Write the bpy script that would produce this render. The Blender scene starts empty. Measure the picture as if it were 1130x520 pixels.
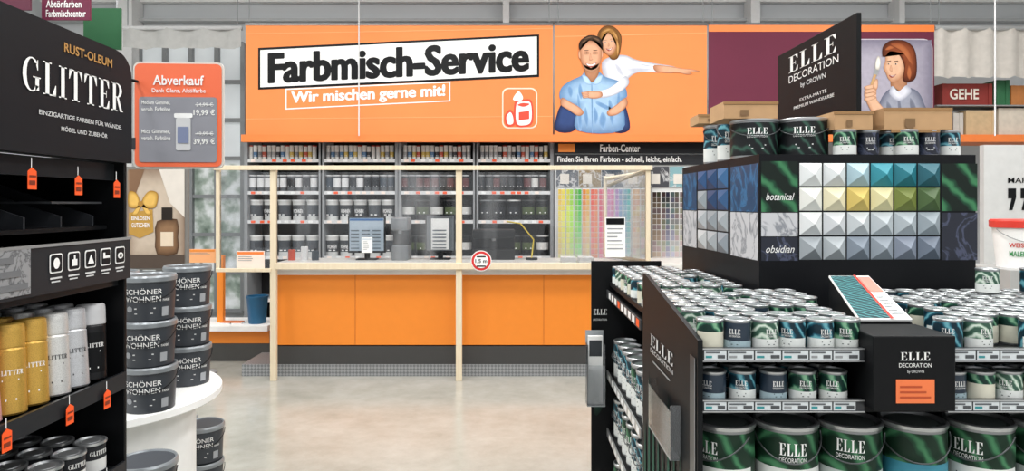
import bpy, math, random
from mathutils import Vector, Matrix
random.seed(7)
F=750.0; CX=565.0; CY=225.0; H=1.6
def W(px,py,d): return Vector(((px-CX)*d/F, d, H+(CY-py)*d/F))
def XX(px,d): return (px-CX)*d/F
def ZZ(py,d): return H+(CY-py)*d/F
sc=bpy.context.scene
try: sc.view_settings.view_transform='Standard'
except Exception: pass
col=sc.collection
# ---------------- materials
def lin(h):
    h=h.lstrip('#'); r=[int(h[i:i+2],16)/255 for i in (0,2,4)]
    return tuple((c/12.92 if c<=.04045 else ((c+.055)/1.055)**2.4) for c in r)+(1,)
_mc={}
def base(name):
    m=bpy.data.materials.new(name); m.use_nodes=True; nt=m.node_tree
    return m,nt,nt.nodes['Principled BSDF']
def mixed(nt,b,fac,c1,c2):
    mx=nt.nodes.new('ShaderNodeMix'); mx.data_type='RGBA'
    mx.inputs[6].default_value=c1; mx.inputs[7].default_value=c2
    nt.links.new(fac,mx.inputs[0]); nt.links.new(mx.outputs[2],b.inputs['Base Color'])
    return mx
def M(c,rough=.5,metal=0,noise=.08,scale=14,emit=0):
    k=(c,rough,metal,noise,scale,emit)
    if k in _mc: return _mc[k]
    m,nt,b=base('mat_'+c.strip('#'))
    tc=nt.nodes.new('ShaderNodeTexCoord'); n=nt.nodes.new('ShaderNodeTexNoise')
    n.inputs['Scale'].default_value=scale; n.inputs['Detail'].default_value=2
    nt.links.new(tc.outputs['Object'],n.inputs['Vector'])
    C=lin(c); c1=tuple(x*(1-noise) for x in C[:3])+(1,); c2=tuple(min(1,x*(1+noise)) for x in C[:3])+(1,)
    mixed(nt,b,n.outputs['Fac'],c1,c2)
    if max(C[:3])<.035 and not metal: b.inputs['Specular IOR Level'].default_value=.16
    b.inputs['Roughness'].default_value=rough; b.inputs['Metallic'].default_value=metal
    if emit:
        b.inputs['Emission Color'].default_value=C; b.inputs['Emission Strength'].default_value=emit
    _mc[k]=m; return m
def vcol():
    if 'vc' in _mc: return _mc['vc']
    m,nt,b=base('mat_printed_ink'); a=nt.nodes.new('ShaderNodeAttribute'); a.attribute_name='Col'
    tc=nt.nodes.new('ShaderNodeTexCoord'); n=nt.nodes.new('ShaderNodeTexNoise'); n.inputs['Scale'].default_value=18
    nt.links.new(tc.outputs['Object'],n.inputs['Vector'])
    mr=nt.nodes.new('ShaderNodeMapRange'); mr.inputs[3].default_value=.85; mr.inputs[4].default_value=1.12
    nt.links.new(n.outputs['Fac'],mr.inputs[0])
    vm=nt.nodes.new('ShaderNodeVectorMath'); vm.operation='SCALE'
    nt.links.new(a.outputs['Color'],vm.inputs[0]); nt.links.new(mr.outputs[0],vm.inputs['Scale'])
    nt.links.new(vm.outputs[0],b.inputs['Base Color']); b.inputs['Roughness'].default_value=.7; b.inputs['Specular IOR Level'].default_value=.2
    _mc['vc']=m; return m
def ramp(nt,src,stops):
    r=nt.nodes.new('ShaderNodeValToRGB'); e=r.color_ramp.elements
    e[0].position,e[0].color=stops[0][0],lin(stops[0][1]); e[1].position,e[1].color=stops[-1][0],lin(stops[-1][1])
    for p,c in stops[1:-1]:
        x=e.new(p); x.color=lin(c)
    nt.links.new(src,r.inputs[0]); return r
def leafmat(c1,c2,c3,scale=12,rough=.45):
    k=('leaf',c1,c2,c3,scale)
    if k in _mc: return _mc[k]
    m,nt,b=base('mat_leaf'); tc=nt.nodes.new('ShaderNodeTexCoord')
    w=nt.nodes.new('ShaderNodeTexWave'); w.bands_direction='DIAGONAL'
    w.inputs['Scale'].default_value=scale; w.inputs['Distortion'].default_value=5; w.inputs['Detail'].default_value=3; w.inputs['Detail Scale'].default_value=1.2
    nt.links.new(tc.outputs['Object'],w.inputs['Vector'])
    r=ramp(nt,w.outputs['Fac'],[(0,c1),(.45,c1),(.8,c2),(1,c3)])
    nt.links.new(r.outputs[0],b.inputs['Base Color']); b.inputs['Roughness'].default_value=rough; b.inputs['Specular IOR Level'].default_value=.3
    _mc[k]=m; return m
def marble(c1,c2,scale=6,rough=.3):
    k=('marb',c1,c2,scale)
    if k in _mc: return _mc[k]
    m,nt,b=base('mat_marble'); tc=nt.nodes.new('ShaderNodeTexCoord')
    n=nt.nodes.new('ShaderNodeTexNoise'); n.inputs['Scale'].default_value=scale; n.inputs['Detail'].default_value=6; n.inputs['Distortion'].default_value=1.2
    nt.links.new(tc.outputs['Object'],n.inputs['Vector'])
    r=ramp(nt,n.outputs['Fac'],[(0,c1),(.46,c1),(.5,c2),(.54,c1),(1,c1)])
    nt.links.new(r.outputs[0],b.inputs['Base Color']); b.inputs['Roughness'].default_value=rough
    _mc[k]=m; return m
def woodmat(c1,c2):
    k=('wood',c1,c2)
    if k in _mc: return _mc[k]
    m,nt,b=base('mat_wood'); tc=nt.nodes.new('ShaderNodeTexCoord')
    mp=nt.nodes.new('ShaderNodeMapping'); mp.inputs['Scale'].default_value=(9,9,1.2)
    n=nt.nodes.new('ShaderNodeTexNoise'); n.inputs['Scale'].default_value=5; n.inputs['Detail'].default_value=5
    nt.links.new(tc.outputs['Object'],mp.inputs[0]); nt.links.new(mp.outputs[0],n.inputs['Vector'])
    mixed(nt,b,n.outputs['Fac'],lin(c1),lin(c2)); b.inputs['Roughness'].default_value=.6
    _mc[k]=m; return m
def glassmat():
    if 'glass' in _mc: return _mc['glass']
    m=bpy.data.materials.new('mat_clear_sheet'); m.use_nodes=True; nt=m.node_tree; nt.nodes.clear()
    o=nt.nodes.new('ShaderNodeOutputMaterial'); mx=nt.nodes.new('ShaderNodeMixShader'); mx2=nt.nodes.new('ShaderNodeMixShader')
    t=nt.nodes.new('ShaderNodeBsdfTransparent'); t.inputs[0].default_value=(.93,.94,.95,1)
    g=nt.nodes.new('ShaderNodeBsdfGlossy'); g.inputs['Roughness'].default_value=.03
    df=nt.nodes.new('ShaderNodeBsdfDiffuse'); df.inputs[0].default_value=(.8,.82,.85,1)  # whitish diffuse streaks painted in as haze and reflection on the sheets
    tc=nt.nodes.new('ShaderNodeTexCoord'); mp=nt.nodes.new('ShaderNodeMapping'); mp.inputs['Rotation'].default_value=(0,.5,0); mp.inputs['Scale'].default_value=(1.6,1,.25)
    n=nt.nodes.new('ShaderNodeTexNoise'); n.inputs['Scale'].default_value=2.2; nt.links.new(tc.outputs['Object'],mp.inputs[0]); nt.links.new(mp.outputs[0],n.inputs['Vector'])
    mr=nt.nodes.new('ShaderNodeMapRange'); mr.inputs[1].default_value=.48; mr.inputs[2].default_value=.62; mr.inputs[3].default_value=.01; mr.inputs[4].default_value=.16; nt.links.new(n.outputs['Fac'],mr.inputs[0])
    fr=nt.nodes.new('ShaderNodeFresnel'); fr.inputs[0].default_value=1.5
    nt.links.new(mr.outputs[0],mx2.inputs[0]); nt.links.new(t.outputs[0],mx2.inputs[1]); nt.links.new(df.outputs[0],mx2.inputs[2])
    nt.links.new(fr.outputs[0],mx.inputs[0]); nt.links.new(mx2.outputs[0],mx.inputs[1]); nt.links.new(g.outputs[0],mx.inputs[2]); nt.links.new(mx.outputs[0],o.inputs[0])
    _mc['glass']=m; return m
def floormat():
    m,nt,b=base('mat_floor'); tc=nt.nodes.new('ShaderNodeTexCoord')
    n=nt.nodes.new('ShaderNodeTexNoise'); n.inputs['Scale'].default_value=3; n.inputs['Detail'].default_value=9; n.inputs['Roughness'].default_value=.7
    nt.links.new(tc.outputs['Object'],n.inputs['Vector'])
    r=ramp(nt,n.outputs['Fac'],[(.25,'#939289'),(.5,'#a4a39a'),(.75,'#b2b1aa')])
    nt.links.new(r.outputs[0],b.inputs['Base Color'])
    n2=nt.nodes.new('ShaderNodeTexNoise'); n2.inputs['Scale'].default_value=4
    nt.links.new(tc.outputs['Object'],n2.inputs['Vector'])
    mr=nt.nodes.new('ShaderNodeMapRange'); mr.inputs[3].default_value=.08; mr.inputs[4].default_value=.28
    nt.links.new(n2.outputs['Fac'],mr.inputs[0]); nt.links.new(mr.outputs[0],b.inputs['Roughness'])
    return m
def platemat():
    m,nt,b=base('mat_tread_plate'); tc=nt.nodes.new('ShaderNodeTexCoord')
    mp=nt.nodes.new('ShaderNodeMapping'); mp.inputs['Rotation'].default_value=(0,.785,0)
    ch=nt.nodes.new('ShaderNodeTexChecker'); ch.inputs['Scale'].default_value=45
    nt.links.new(tc.outputs['Object'],mp.inputs[0]); nt.links.new(mp.outputs[0],ch.inputs[0])
    mixed(nt,b,ch.outputs['Fac'],lin('#a4a6a8'),lin('#7b7d80')); b.inputs['Metallic'].default_value=.4; b.inputs['Roughness'].default_value=.4
    return m
def glitter(c):
    k=('gl',c)
    if k in _mc: return _mc[k]
    m,nt,b=base('mat_glitter'); tc=nt.nodes.new('ShaderNodeTexCoord')
    v=nt.nodes.new('ShaderNodeTexVoronoi'); v.inputs['Scale'].default_value=650
    nt.links.new(tc.outputs['Object'],v.inputs['Vector'])
    C=lin(c); mixed(nt,b,v.outputs['Distance'],tuple(min(1,x*1.2) for x in C[:3])+(1,),tuple(x*.75 for x in C[:3])+(1,))
    b.inputs['Metallic'].default_value=.5; b.inputs['Roughness'].default_value=.38
    _mc[k]=m; return m
WHITE=M('#f2f2f0',.5); BLACK=M('#0f1012',.4); DK=M('#1b1c1f',.45); OR=M('#f28b28',.5,noise=.03); ORB=M('#f0803a',.5,noise=.04)
SILVER=M('#c4c6c8',.3,.8); GREY=M('#8f9294',.5); LGREY=M('#cfd0d0',.6); GOLD=M('#c79a4a',.35,.5)
TAG=M('#ff5a1f',.5); PINE=woodmat('#d8c5a6','#e9dcc2')
# ---------------- frames
def pf(d): return lambda u,v,n: Vector(((u-CX)*d/F, d-n, H+(CY-v)*d/F))
def fy(y=0): return lambda u,v,n: Vector((u,y-n,v))
def fxp(x=0): return lambda u,v,n: Vector((x+n,u,v))
def fxm(x=0): return lambda u,v,n: Vector((x-n,-u,v))
def cyl(r,cx=0,cy=0): return lambda u,v,n: Vector((cx+(r+n)*math.sin(u/r), cy-(r+n)*math.cos(u/r), v))
def quad(f,bl,br,tr,tl):
    def g(u,v,n):
        a=(bl[0]*(1-u)+br[0]*u, bl[1]*(1-u)+br[1]*u); b=(tl[0]*(1-u)+tr[0]*u, tl[1]*(1-u)+tr[1]*u)
        return f(a[0]*(1-v)+b[0]*v, a[1]*(1-v)+b[1]*v, n)
    return g
_tc={}
def tgeo(s,bold=0,shear=0):
    bold=min(bold,.02)
    k=(s,bold,shear)
    if k in _tc: return _tc[k]
    cu=bpy.data.curves.new('t','FONT'); cu.body=s; cu.offset=bold; cu.resolution_u=3; cu.shear=shear
    ob=bpy.data.objects.new('t',cu); col.objects.link(ob)
    dg=bpy.context.evaluated_depsgraph_get(); dg.update()
    me=bpy.data.meshes.new_from_object(ob.evaluated_get(dg))
    vs=[(v.co.x,v.co.y) for v in me.vertices]; fs=[tuple(p.vertices) for p in me.polygons]
    x0=min(v[0] for v in vs);x1=max(v[0] for v in vs);y0=min(v[1] for v in vs);y1=max(v[1] for v in vs)
    vs=[((x-x0)/(x1-x0),(y-y0)/(y1-y0)) for x,y in vs]
    bpy.data.objects.remove(ob); bpy.data.curves.remove(cu); bpy.data.meshes.remove(me)
    _tc[k]=(vs,fs,(x1-x0)/(y1-y0)); return _tc[k]
def ring(cx,cy,rx,ry,tx,ty,a0,a1,n=14):
    out=[]
    P=lambda a,s:(cx+(rx-s*tx)*math.cos(a),cy+(ry-s*ty)*math.sin(a))
    for i in range(n):
        a=math.radians(a0+(a1-a0)*i/n); b=math.radians(a0+(a1-a0)*(i+1)/n)
        out.append([P(a,0),P(b,0),P(b,1),P(a,1)])
    return out
def R(x0,y0,x1,y1): return [(x0,y0),(x1,y0),(x1,y1),(x0,y1)]
GL={
'E':(.72,[R(.12,0,.32,1),R(0,.965,.68,1),R(0,0,.7,.035),R(.3,.485,.52,.52),[(.68,1),(.68,.72),(.65,.72),(.5,.965)],[(.7,0),(.7,.3),(.67,.3),(.52,.035)],R(.5,.38,.53,.63)]),
'L':(.70,[R(.12,0,.32,1),R(0,.965,.44,1),R(0,0,.68,.035),[(.68,0),(.68,.34),(.65,.34),(.48,.035)]]),
'I':(.44,[R(.12,0,.32,1),R(0,.965,.44,1),R(0,0,.44,.035)]),
'T':(.78,[R(.29,0,.49,1),R(0,.965,.78,1),R(.17,0,.61,.035),[(0,1),(0,.68),(.03,.68),(.18,.965)],[(.78,1),(.78,.68),(.75,.68),(.6,.965)]]),
'G':(.88,ring(.44,.5,.44,.51,.19,.04,48,322)+[R(.62,.05,.8,.44),R(.5,.42,.88,.455),[(.73,.97),(.75,.97),(.75,.66),(.72,.66),(.66,.8)]]),
'R':(.82,[R(.12,0,.32,1),R(0,.965,.35,1),R(0,0,.44,.035),R(.3,.485,.42,.52),[(.36,.5),(.52,.5),(.76,.06),(.84,.03),(.84,0),(.62,0)],R(.3,.965,.42,1)]+ring(.40,.742,.36,.258,.19,.035,-90,90,10)),
}
def crom(P,sub=4):
    k=len(P);out=[]
    for i in range(k):
        a,b,c,d=P[i-1],P[i],P[(i+1)%k],P[(i+2)%k]
        for j in range(sub):
            t=j/sub
            out.append(tuple(.5*((2*b[q])+(-a[q]+c[q])*t+(2*a[q]-5*b[q]+4*c[q]-d[q])*t*t+(-a[q]+3*b[q]-3*c[q]+d[q])*t**3) for q in(0,1)))
    return out
class MB:
    def __init__(s): s.v=[];s.f=[];s.m=[];s.s=[];s.mats=[];s.c={}
    def mi(s,mat):
        if mat not in s.mats: s.mats.append(mat)
        return s.mats.index(mat)
    def add(s,vs,fs,mat,sm=False):
        o=len(s.v); s.v+= [Vector(v) for v in vs]; i=s.mi(mat)
        for f in fs: s.f.append(tuple(o+a for a in f)); s.m.append(i); s.s.append(sm)
    def box(s,x0,x1,y0,y1,z0,z1,mat,ch=0):
        if ch<=0:
            vs=[(x,y,z) for x in(x0,x1) for y in(y0,y1) for z in(z0,z1)]
            s.add(vs,[(0,1,3,2),(4,6,7,5),(0,4,5,1),(2,3,7,6),(0,2,6,4),(1,5,7,3)],mat)
        else:
            import bmesh
            bm=bmesh.new(); bmesh.ops.create_cube(bm,size=1)
            for v in bm.verts: v.co=Vector(((x0+x1)/2+v.co.x*(x1-x0),(y0+y1)/2+v.co.y*(y1-y0),(z0+z1)/2+v.co.z*(z1-z0)))
            bmesh.ops.bevel(bm,geom=list(bm.edges),offset=ch,segments=2,affect='EDGES',profile=.5)
            bm.verts.index_update(); s.add([v.co.copy() for v in bm.verts],[tuple(v.index for v in f.verts) for f in bm.faces],mat); bm.free()
        return s
    def lathe(s,prof,seg=24,cx=0,cy=0,cz=0,sm=True,mat=None):
        for a,b in zip(prof[:-1],prof[1:]):
            mt=b[2] if len(b)>2 else mat
            vs=[];fs=[]
            for i in range(seg):
                t=2*math.pi*i/seg; c,q=math.cos(t),math.sin(t)
                vs+=[(cx+a[0]*c,cy+a[0]*q,cz+a[1]),(cx+b[0]*c,cy+b[0]*q,cz+b[1])]
            for i in range(seg):
                j=(i+1)%seg
                if b[0]<1e-6: fs.append((2*i,2*j,2*i+1))
                elif a[0]<1e-6: fs.append((2*i,2*j+1,2*i+1))
                else: fs.append((2*i,2*j,2*j+1,2*i+1))
            s.add(vs,fs,mt,sm and abs(a[1]-b[1])>1e-4)
        return s
    def poly(s,f,pts,mat,n=0,th=0):
        k=len(pts); vs=[f(p[0],p[1],n) for p in pts]; fs=[tuple(range(k))]
        if th:
            vs+=[f(p[0],p[1],n-th) for p in pts]; fs.append(tuple(range(2*k-1,k-1,-1)))
            fs+=[(i,(i+1)%k,k+(i+1)%k,k+i) for i in range(k)]
        s.add(vs,fs,mat); return s
    def rect(s,f,x0,y0,x1,y1,mat,n=0,th=0): return s.poly(f,R(x0,y0,x1,y1),mat,n,th)
    def strip(s,f,x0,y0,x1,y1,mat,n=0,k=10):
        vs=[];fs=[]
        for i in range(k+1):
            x=x0+(x1-x0)*i/k; vs+=[f(x,y0,n),f(x,y1,n)]
        s.add(vs,[(2*i,2*i+2,2*i+3,2*i+1) for i in range(k)],mat,True); return s
    def rrect(s,f,x0,y0,x1,y1,r,mat,n=0,th=0,ry=None):
        ry=ry or r
        sx=1 if x1>x0 else -1; sy=1 if y1>y0 else -1; pts=[]
        for cx,cy,a in((x1-sx*r,y1-sy*ry,0),(x0+sx*r,y1-sy*ry,90),(x0+sx*r,y0+sy*ry,180),(x1-sx*r,y0+sy*ry,270)):
            for i in range(5):
                t=math.radians(a+22.5*i); pts.append((cx+sx*r*math.cos(t),cy+sy*ry*math.sin(t)))
        return s.poly(f,pts,mat,n,th)
    def ell(s,f,cx,cy,rx,ry,mat,n=0,k=20,th=0,rot=0):
        c,q=math.cos(rot),math.sin(rot)
        return s.poly(f,[(cx+rx*math.cos(t)*c-ry*math.sin(t)*q,cy+rx*math.cos(t)*q+ry*math.sin(t)*c) for t in [2*math.pi*i/k for i in range(k)]],mat,n,th)
    def blob(s,f,P,mat,n=0,sub=4,th=0): return s.poly(f,crom(P,sub),mat,n,th)
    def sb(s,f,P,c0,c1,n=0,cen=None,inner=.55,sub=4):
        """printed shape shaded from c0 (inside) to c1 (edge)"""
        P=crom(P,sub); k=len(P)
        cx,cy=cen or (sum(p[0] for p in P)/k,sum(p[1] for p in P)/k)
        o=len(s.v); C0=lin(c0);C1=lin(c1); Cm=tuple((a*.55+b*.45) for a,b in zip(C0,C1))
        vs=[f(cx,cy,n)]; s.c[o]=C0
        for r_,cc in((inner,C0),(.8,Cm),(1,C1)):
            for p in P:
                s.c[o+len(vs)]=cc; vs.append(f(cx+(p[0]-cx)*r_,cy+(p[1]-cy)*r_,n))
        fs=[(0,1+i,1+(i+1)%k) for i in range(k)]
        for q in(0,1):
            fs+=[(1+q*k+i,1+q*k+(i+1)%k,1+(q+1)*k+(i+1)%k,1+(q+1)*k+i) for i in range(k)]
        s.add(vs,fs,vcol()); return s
    def text(s,t,f,x0,y0,x1,y1,mat,n=.001,bold=0,shear=0):
        vs,fs,_=tgeo(t,bold,shear); s.add([f(x0+(x1-x0)*a,y0+(y1-y0)*b,n) for a,b in vs],fs,mat); return s
    def heavy(s,t,q,mat,n,dx,dy,bold=.018):
        for i,(a,b) in enumerate(((0,0),(-dx,0),(dx,0),(-dx/2,dy),(dx/2,-dy),(dx/2,dy),(-dx/2,-dy))):
            s.text(t,q,a,b,1+a,1+b,mat,n+i*.0002,bold)
        return s
    def serif(s,t,f,x0,y0,x1,y1,mat,n=.001,gap=.1):
        tot=sum(GL[c][0] for c in t)+gap*(len(t)-1); x=0
        for c in t:
            w,ps=GL[c]
            for p in ps: s.poly(f,[(x0+(x1-x0)*(x+a)/tot,y0+(y1-y0)*b) for a,b in p],mat,n)
            x+=w+gap
        return s
    def tube(s,pts,r,mat,seg=6):
        pts=[Vector(p) for p in pts]; vs=[];fs=[]
        for i,p in enumerate(pts):
            t=(pts[min(i+1,len(pts)-1)]-pts[max(i-1,0)]).normalized()
            a=t.cross(Vector((0,0,1)) if abs(t.z)<.9 else Vector((1,0,0))).normalized(); b=t.cross(a)
            for k in range(seg):
                an=2*math.pi*k/seg; vs.append(p+a*r*math.cos(an)+b*r*math.sin(an))
        for i in range(len(pts)-1):
            for k in range(seg):
                j=(k+1)%seg; fs.append((i*seg+k,i*seg+j,(i+1)*seg+j,(i+1)*seg+k))
        fs.append(tuple(range(seg))); fs.append(tuple((len(pts)-1)*seg+k for k in range(seg)))
        s.add(vs,fs,mat,True); return s
    def done(s,name,parent=None,label=None,cat=None,group=None,kind=None):
        xs=[v.x for v in s.v];ys=[v.y for v in s.v];zs=[v.z for v in s.v]
        c=Vector(((min(xs)+max(xs))/2,(min(ys)+max(ys))/2,min(zs)))
        me=bpy.data.meshes.new(name); me.from_pydata([v-c for v in s.v],[],s.f)
        for m in s.mats: me.materials.append(m)
        me.polygons.foreach_set('material_index',s.m); me.polygons.foreach_set('use_smooth',s.s)
        if s.c:
            at=me.color_attributes.new('Col','FLOAT_COLOR','POINT')
            for i in range(len(s.v)): at.data[i].color=s.c.get(i,(1,1,1,1))
        me.update()
        o=bpy.data.objects.new(name,me); col.objects.link(o)
        if parent: o.parent=parent; o.location=c-WL[parent.name]; KID.setdefault(parent.name,[]).append(o)
        else: o.location=c
        WL[o.name]=c
        tagit(o,label,cat,group,kind)
        return o
WL={};KID={};DEAD=[]
def tagit(o,label,cat,group=None,kind=None):
    if label: o['label']=label
    if cat: o['category']=cat
    if group: o['group']=group
    if kind: o['kind']=kind
def thing(name,label,cat,loc,group=None):
    o=bpy.data.objects.new(name,None); o.empty_display_size=.05; o.location=loc; col.objects.link(o)
    WL[o.name]=Vector(loc); tagit(o,label,cat,group); return o
def dup(o,loc=None,rz=0,parent=None,label=None,group=None,rx=0):
    n=o.copy(); col.objects.link(n)
    if parent: n.parent=parent
    else: n.location=loc; n.rotation_euler=(rx,0,rz); WL[n.name]=Vector(loc)
    if label: n['label']=label
    if group: n['group']=group
    for c in KID.get(o.name,[]): 
        k=dup(c,parent=n); KID.setdefault(n.name,[]).append(k)
    return n
def stash(o): DEAD.append(o); DEAD.extend(KID.get(o.name,[]))
def struct(mb,name): return mb.done(name,kind='structure')
# ---------------- room
XL,XR,YB,YF,ZC=-6.6,8.0,9.6,-3.0,5.0
struct(MB().box(XL,XR,YF,YB,-.1,0,floormat()),'floor')
WALL=M('#d0d3d5',.8,noise=.03,scale=2)
struct(MB().box(XL,XR,YB,YB+.15,0,ZC,WALL),'wall_back')
struct(MB().box(XL-.15,XL,YF,YB,0,ZC,WALL),'wall_left')
struct(MB().box(XR,XR+.15,YF,YB,0,ZC,WALL),'wall_right')
struct(MB().box(XL,XR,YF,YB,ZC,ZC+.1,M('#e6e6e4',.8)),'ceiling')
t=MB()
t.box(XL,XR,9.46,9.58,ZZ(24,9.5),ZZ(21,9.5),M('#b9bbbc',.6)); struct(t,'trim_1')
t=MB(); t.box(XL,XR,9.5,9.58,ZZ(2,9.5),ZZ(-3,9.5),M('#f3f3f1',.6)); struct(t,'trim_2')
for i,(a,b) in enumerate(((134,150),(555,562),(826,836),(988,994))):
    t=MB(); t.box(XX(a,9.4),XX(b,9.4),9.3,9.58,0,ZC,M('#e6e6e5',.6)); struct(t,'trim_%d'%(i+3))
t=MB(); wx0,wx1=XX(153,9.5),XX(268,9.5); wz0,wz1=.1,ZZ(48,9.5)
PANE=M('#cdd2d4',.2,noise=.3,scale=1.5,emit=.35)  # faint emission built into the panes stands for bright sky beyond
def greens():
    m,nt,b=base('mat_view_outside'); tc=nt.nodes.new('ShaderNodeTexCoord'); n=nt.nodes.new('ShaderNodeTexNoise'); n.inputs['Scale'].default_value=4; n.inputs['Detail'].default_value=5
    nt.links.new(tc.outputs['Object'],n.inputs['Vector'])
    r=ramp(nt,n.outputs['Fac'],[(.3,'#56655a'),(.44,'#8d9a90'),(.54,'#c5cac8'),(.7,'#e3e6e8')])
    nt.links.new(r.outputs[0],b.inputs['Base Color']); nt.links.new(r.outputs[0],b.inputs['Emission Color']); b.inputs['Emission Strength'].default_value=.3; b.inputs['Roughness'].default_value=.3
    return m
t.box(wx0,wx1,9.55,9.585,ZZ(180,9.5),wz1,PANE); t.box(wx0,wx1,9.55,9.585,wz0,ZZ(180,9.5),greens())
for i in range(5):
    x=wx0+(wx1-wx0)*i/4; t.box(x-.03,x+.03,9.48,9.56,wz0,wz1,M('#8a8d8f',.5))
for i in range(8):
    z=wz0+(wz1-wz0)*i/7; t.box(wx0,wx1,9.49,9.56,z-.025,z+.025,M('#8a8d8f',.5))
struct(t,'window_1')
# ---------------- ceiling lights
LP=M('#ffffff',.5,emit=6)
root=None
for x in(-4,-1.2,1.6,4.4):
    for y in(-.5,2.6,5.6):
        if root is None:
            root=thing('ceiling_light','long white fluorescent ceiling light','light',(x,y,ZC-.12),'ceiling light fixtures')
            MB().box(x-.12,x+.12,y-.8,y+.8,ZC-.07,ZC-.001,WHITE).done('housing',root)
            MB().box(x-.09,x+.09,y-.75,y+.75,ZC-.1,ZC-.07,LP).done('diffuser',root)
        else: dup(root,(x,y,ZC-.12))
        L=bpy.data.lights.new('area','AREA'); L.shape='RECTANGLE'; L.size=.6; L.size_y=1.8; L.energy=76; L.color=(1,.995,.985)
        lo=bpy.data.objects.new('area_light',L); lo.location=(x,y,ZC-.16); col.objects.link(lo)
wd=bpy.data.worlds.new('World'); sc.world=wd; wd.use_nodes=True
wd.node_tree.nodes['Background'].inputs[0].default_value=(.95,.975,1,1); wd.node_tree.nodes['Background'].inputs[1].default_value=.78
# ---------------- banners (d=8)
D=8.0
BW=M('#ea8848',.7,noise=.07,scale=2.2)
def banner(name,label,x0,y0,x1,y1,mat,fn=None,d=D):
    r=thing(name,label,'banner',W((x0+x1)/2,y1,d)); f=pf(d)
    m=MB(); m.rect(f,x0,y1,x1,y0,mat,0,.01)
    m.done('fabric',r)
    m=MB(); m.tube([W(x0,y0,d+.01),W(x1,y0,d+.01)],.02,SILVER); m.done('hanging_rod',r)
    for xx in (x0+4,x1-4):
        m=MB(); m.tube([W(xx,y0,d+.01),Vector((XX(xx,d),d+.01,ZC))],.005,GREY,4); m.done('cable',r)
    if fn:
        m=MB(); fn(m,f); m.done('print',r)
    return r
def b1(m,P):
    for a,b in(((272,37),(610,31)),((272,131),(610,128))):
        m.poly(P,[a,b,(b[0],b[1]+.8),(a[0],a[1]+.8)],M('#f5a56a',.7),.003)
    m.poly(P,[(285,99),(595,85),(595,38),(285,53)],BLACK,.004)
    m.poly(P,[(287.5,96.5),(592.5,82.5),(592.5,40.5),(287.5,55.5)],WHITE,.007)
    q=quad(P,(297,92),(583,78.5),(583,45.5),(297,59))
    m.heavy('Farbmisch-Service',q,BLACK,.01,.0046,.018)
    m.poly(P,[(315,121),(497,112),(497,90),(315,98)],WHITE,.004)
    m.poly(P,[(316.5,119.5),(495.5,110.8),(495.5,91.4),(316.5,99.4)],BW,.006)
    q=quad(P,(322,117.5),(491,109.7),(491,93.4),(322,101.4))
    m.heavy('Wir mischen gerne mit!',q,WHITE,.01,.003,.012,.012)
    RD=M('#d8432a',.5)
    m.rrect(P,554,142,593,97,7,M('#f7d9c4',.5),.004); m.rrect(P,555.5,140.5,591.5,98.5,6,M('#ee7a3a',.5),.006)
    m.blob(P,[(568,113),(577,110),(587,112),(588,135),(578,140.5),(568,137)],RD,.008); m.blob(P,[(570,115),(577,112.5),(585.5,114),(586,134),(578,138.5),(570,135.5)],WHITE,.010)
    m.blob(P,[(571,116),(577,113.8),(584.5,115),(578,118)],RD,.011)
    m.poly(P,[(572.5,124),(584,122.5),(584,131.5),(572.5,133)],RD,.012)
    m.blob(P,[(557,128),(563,121),(568,128),(568,138),(559,139)],RD,.0105); m.blob(P,[(559,129),(563,124),(566,129),(566,136.5),(560.5,137)],WHITE,.0125)
    m.blob(P,[(566,110),(572,101),(577,107),(575,111)],WHITE,.009)
banner('hanging_banner','wide orange fabric banner advertising the paint mixing service',271,27,610,157,BW,b1)
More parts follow.
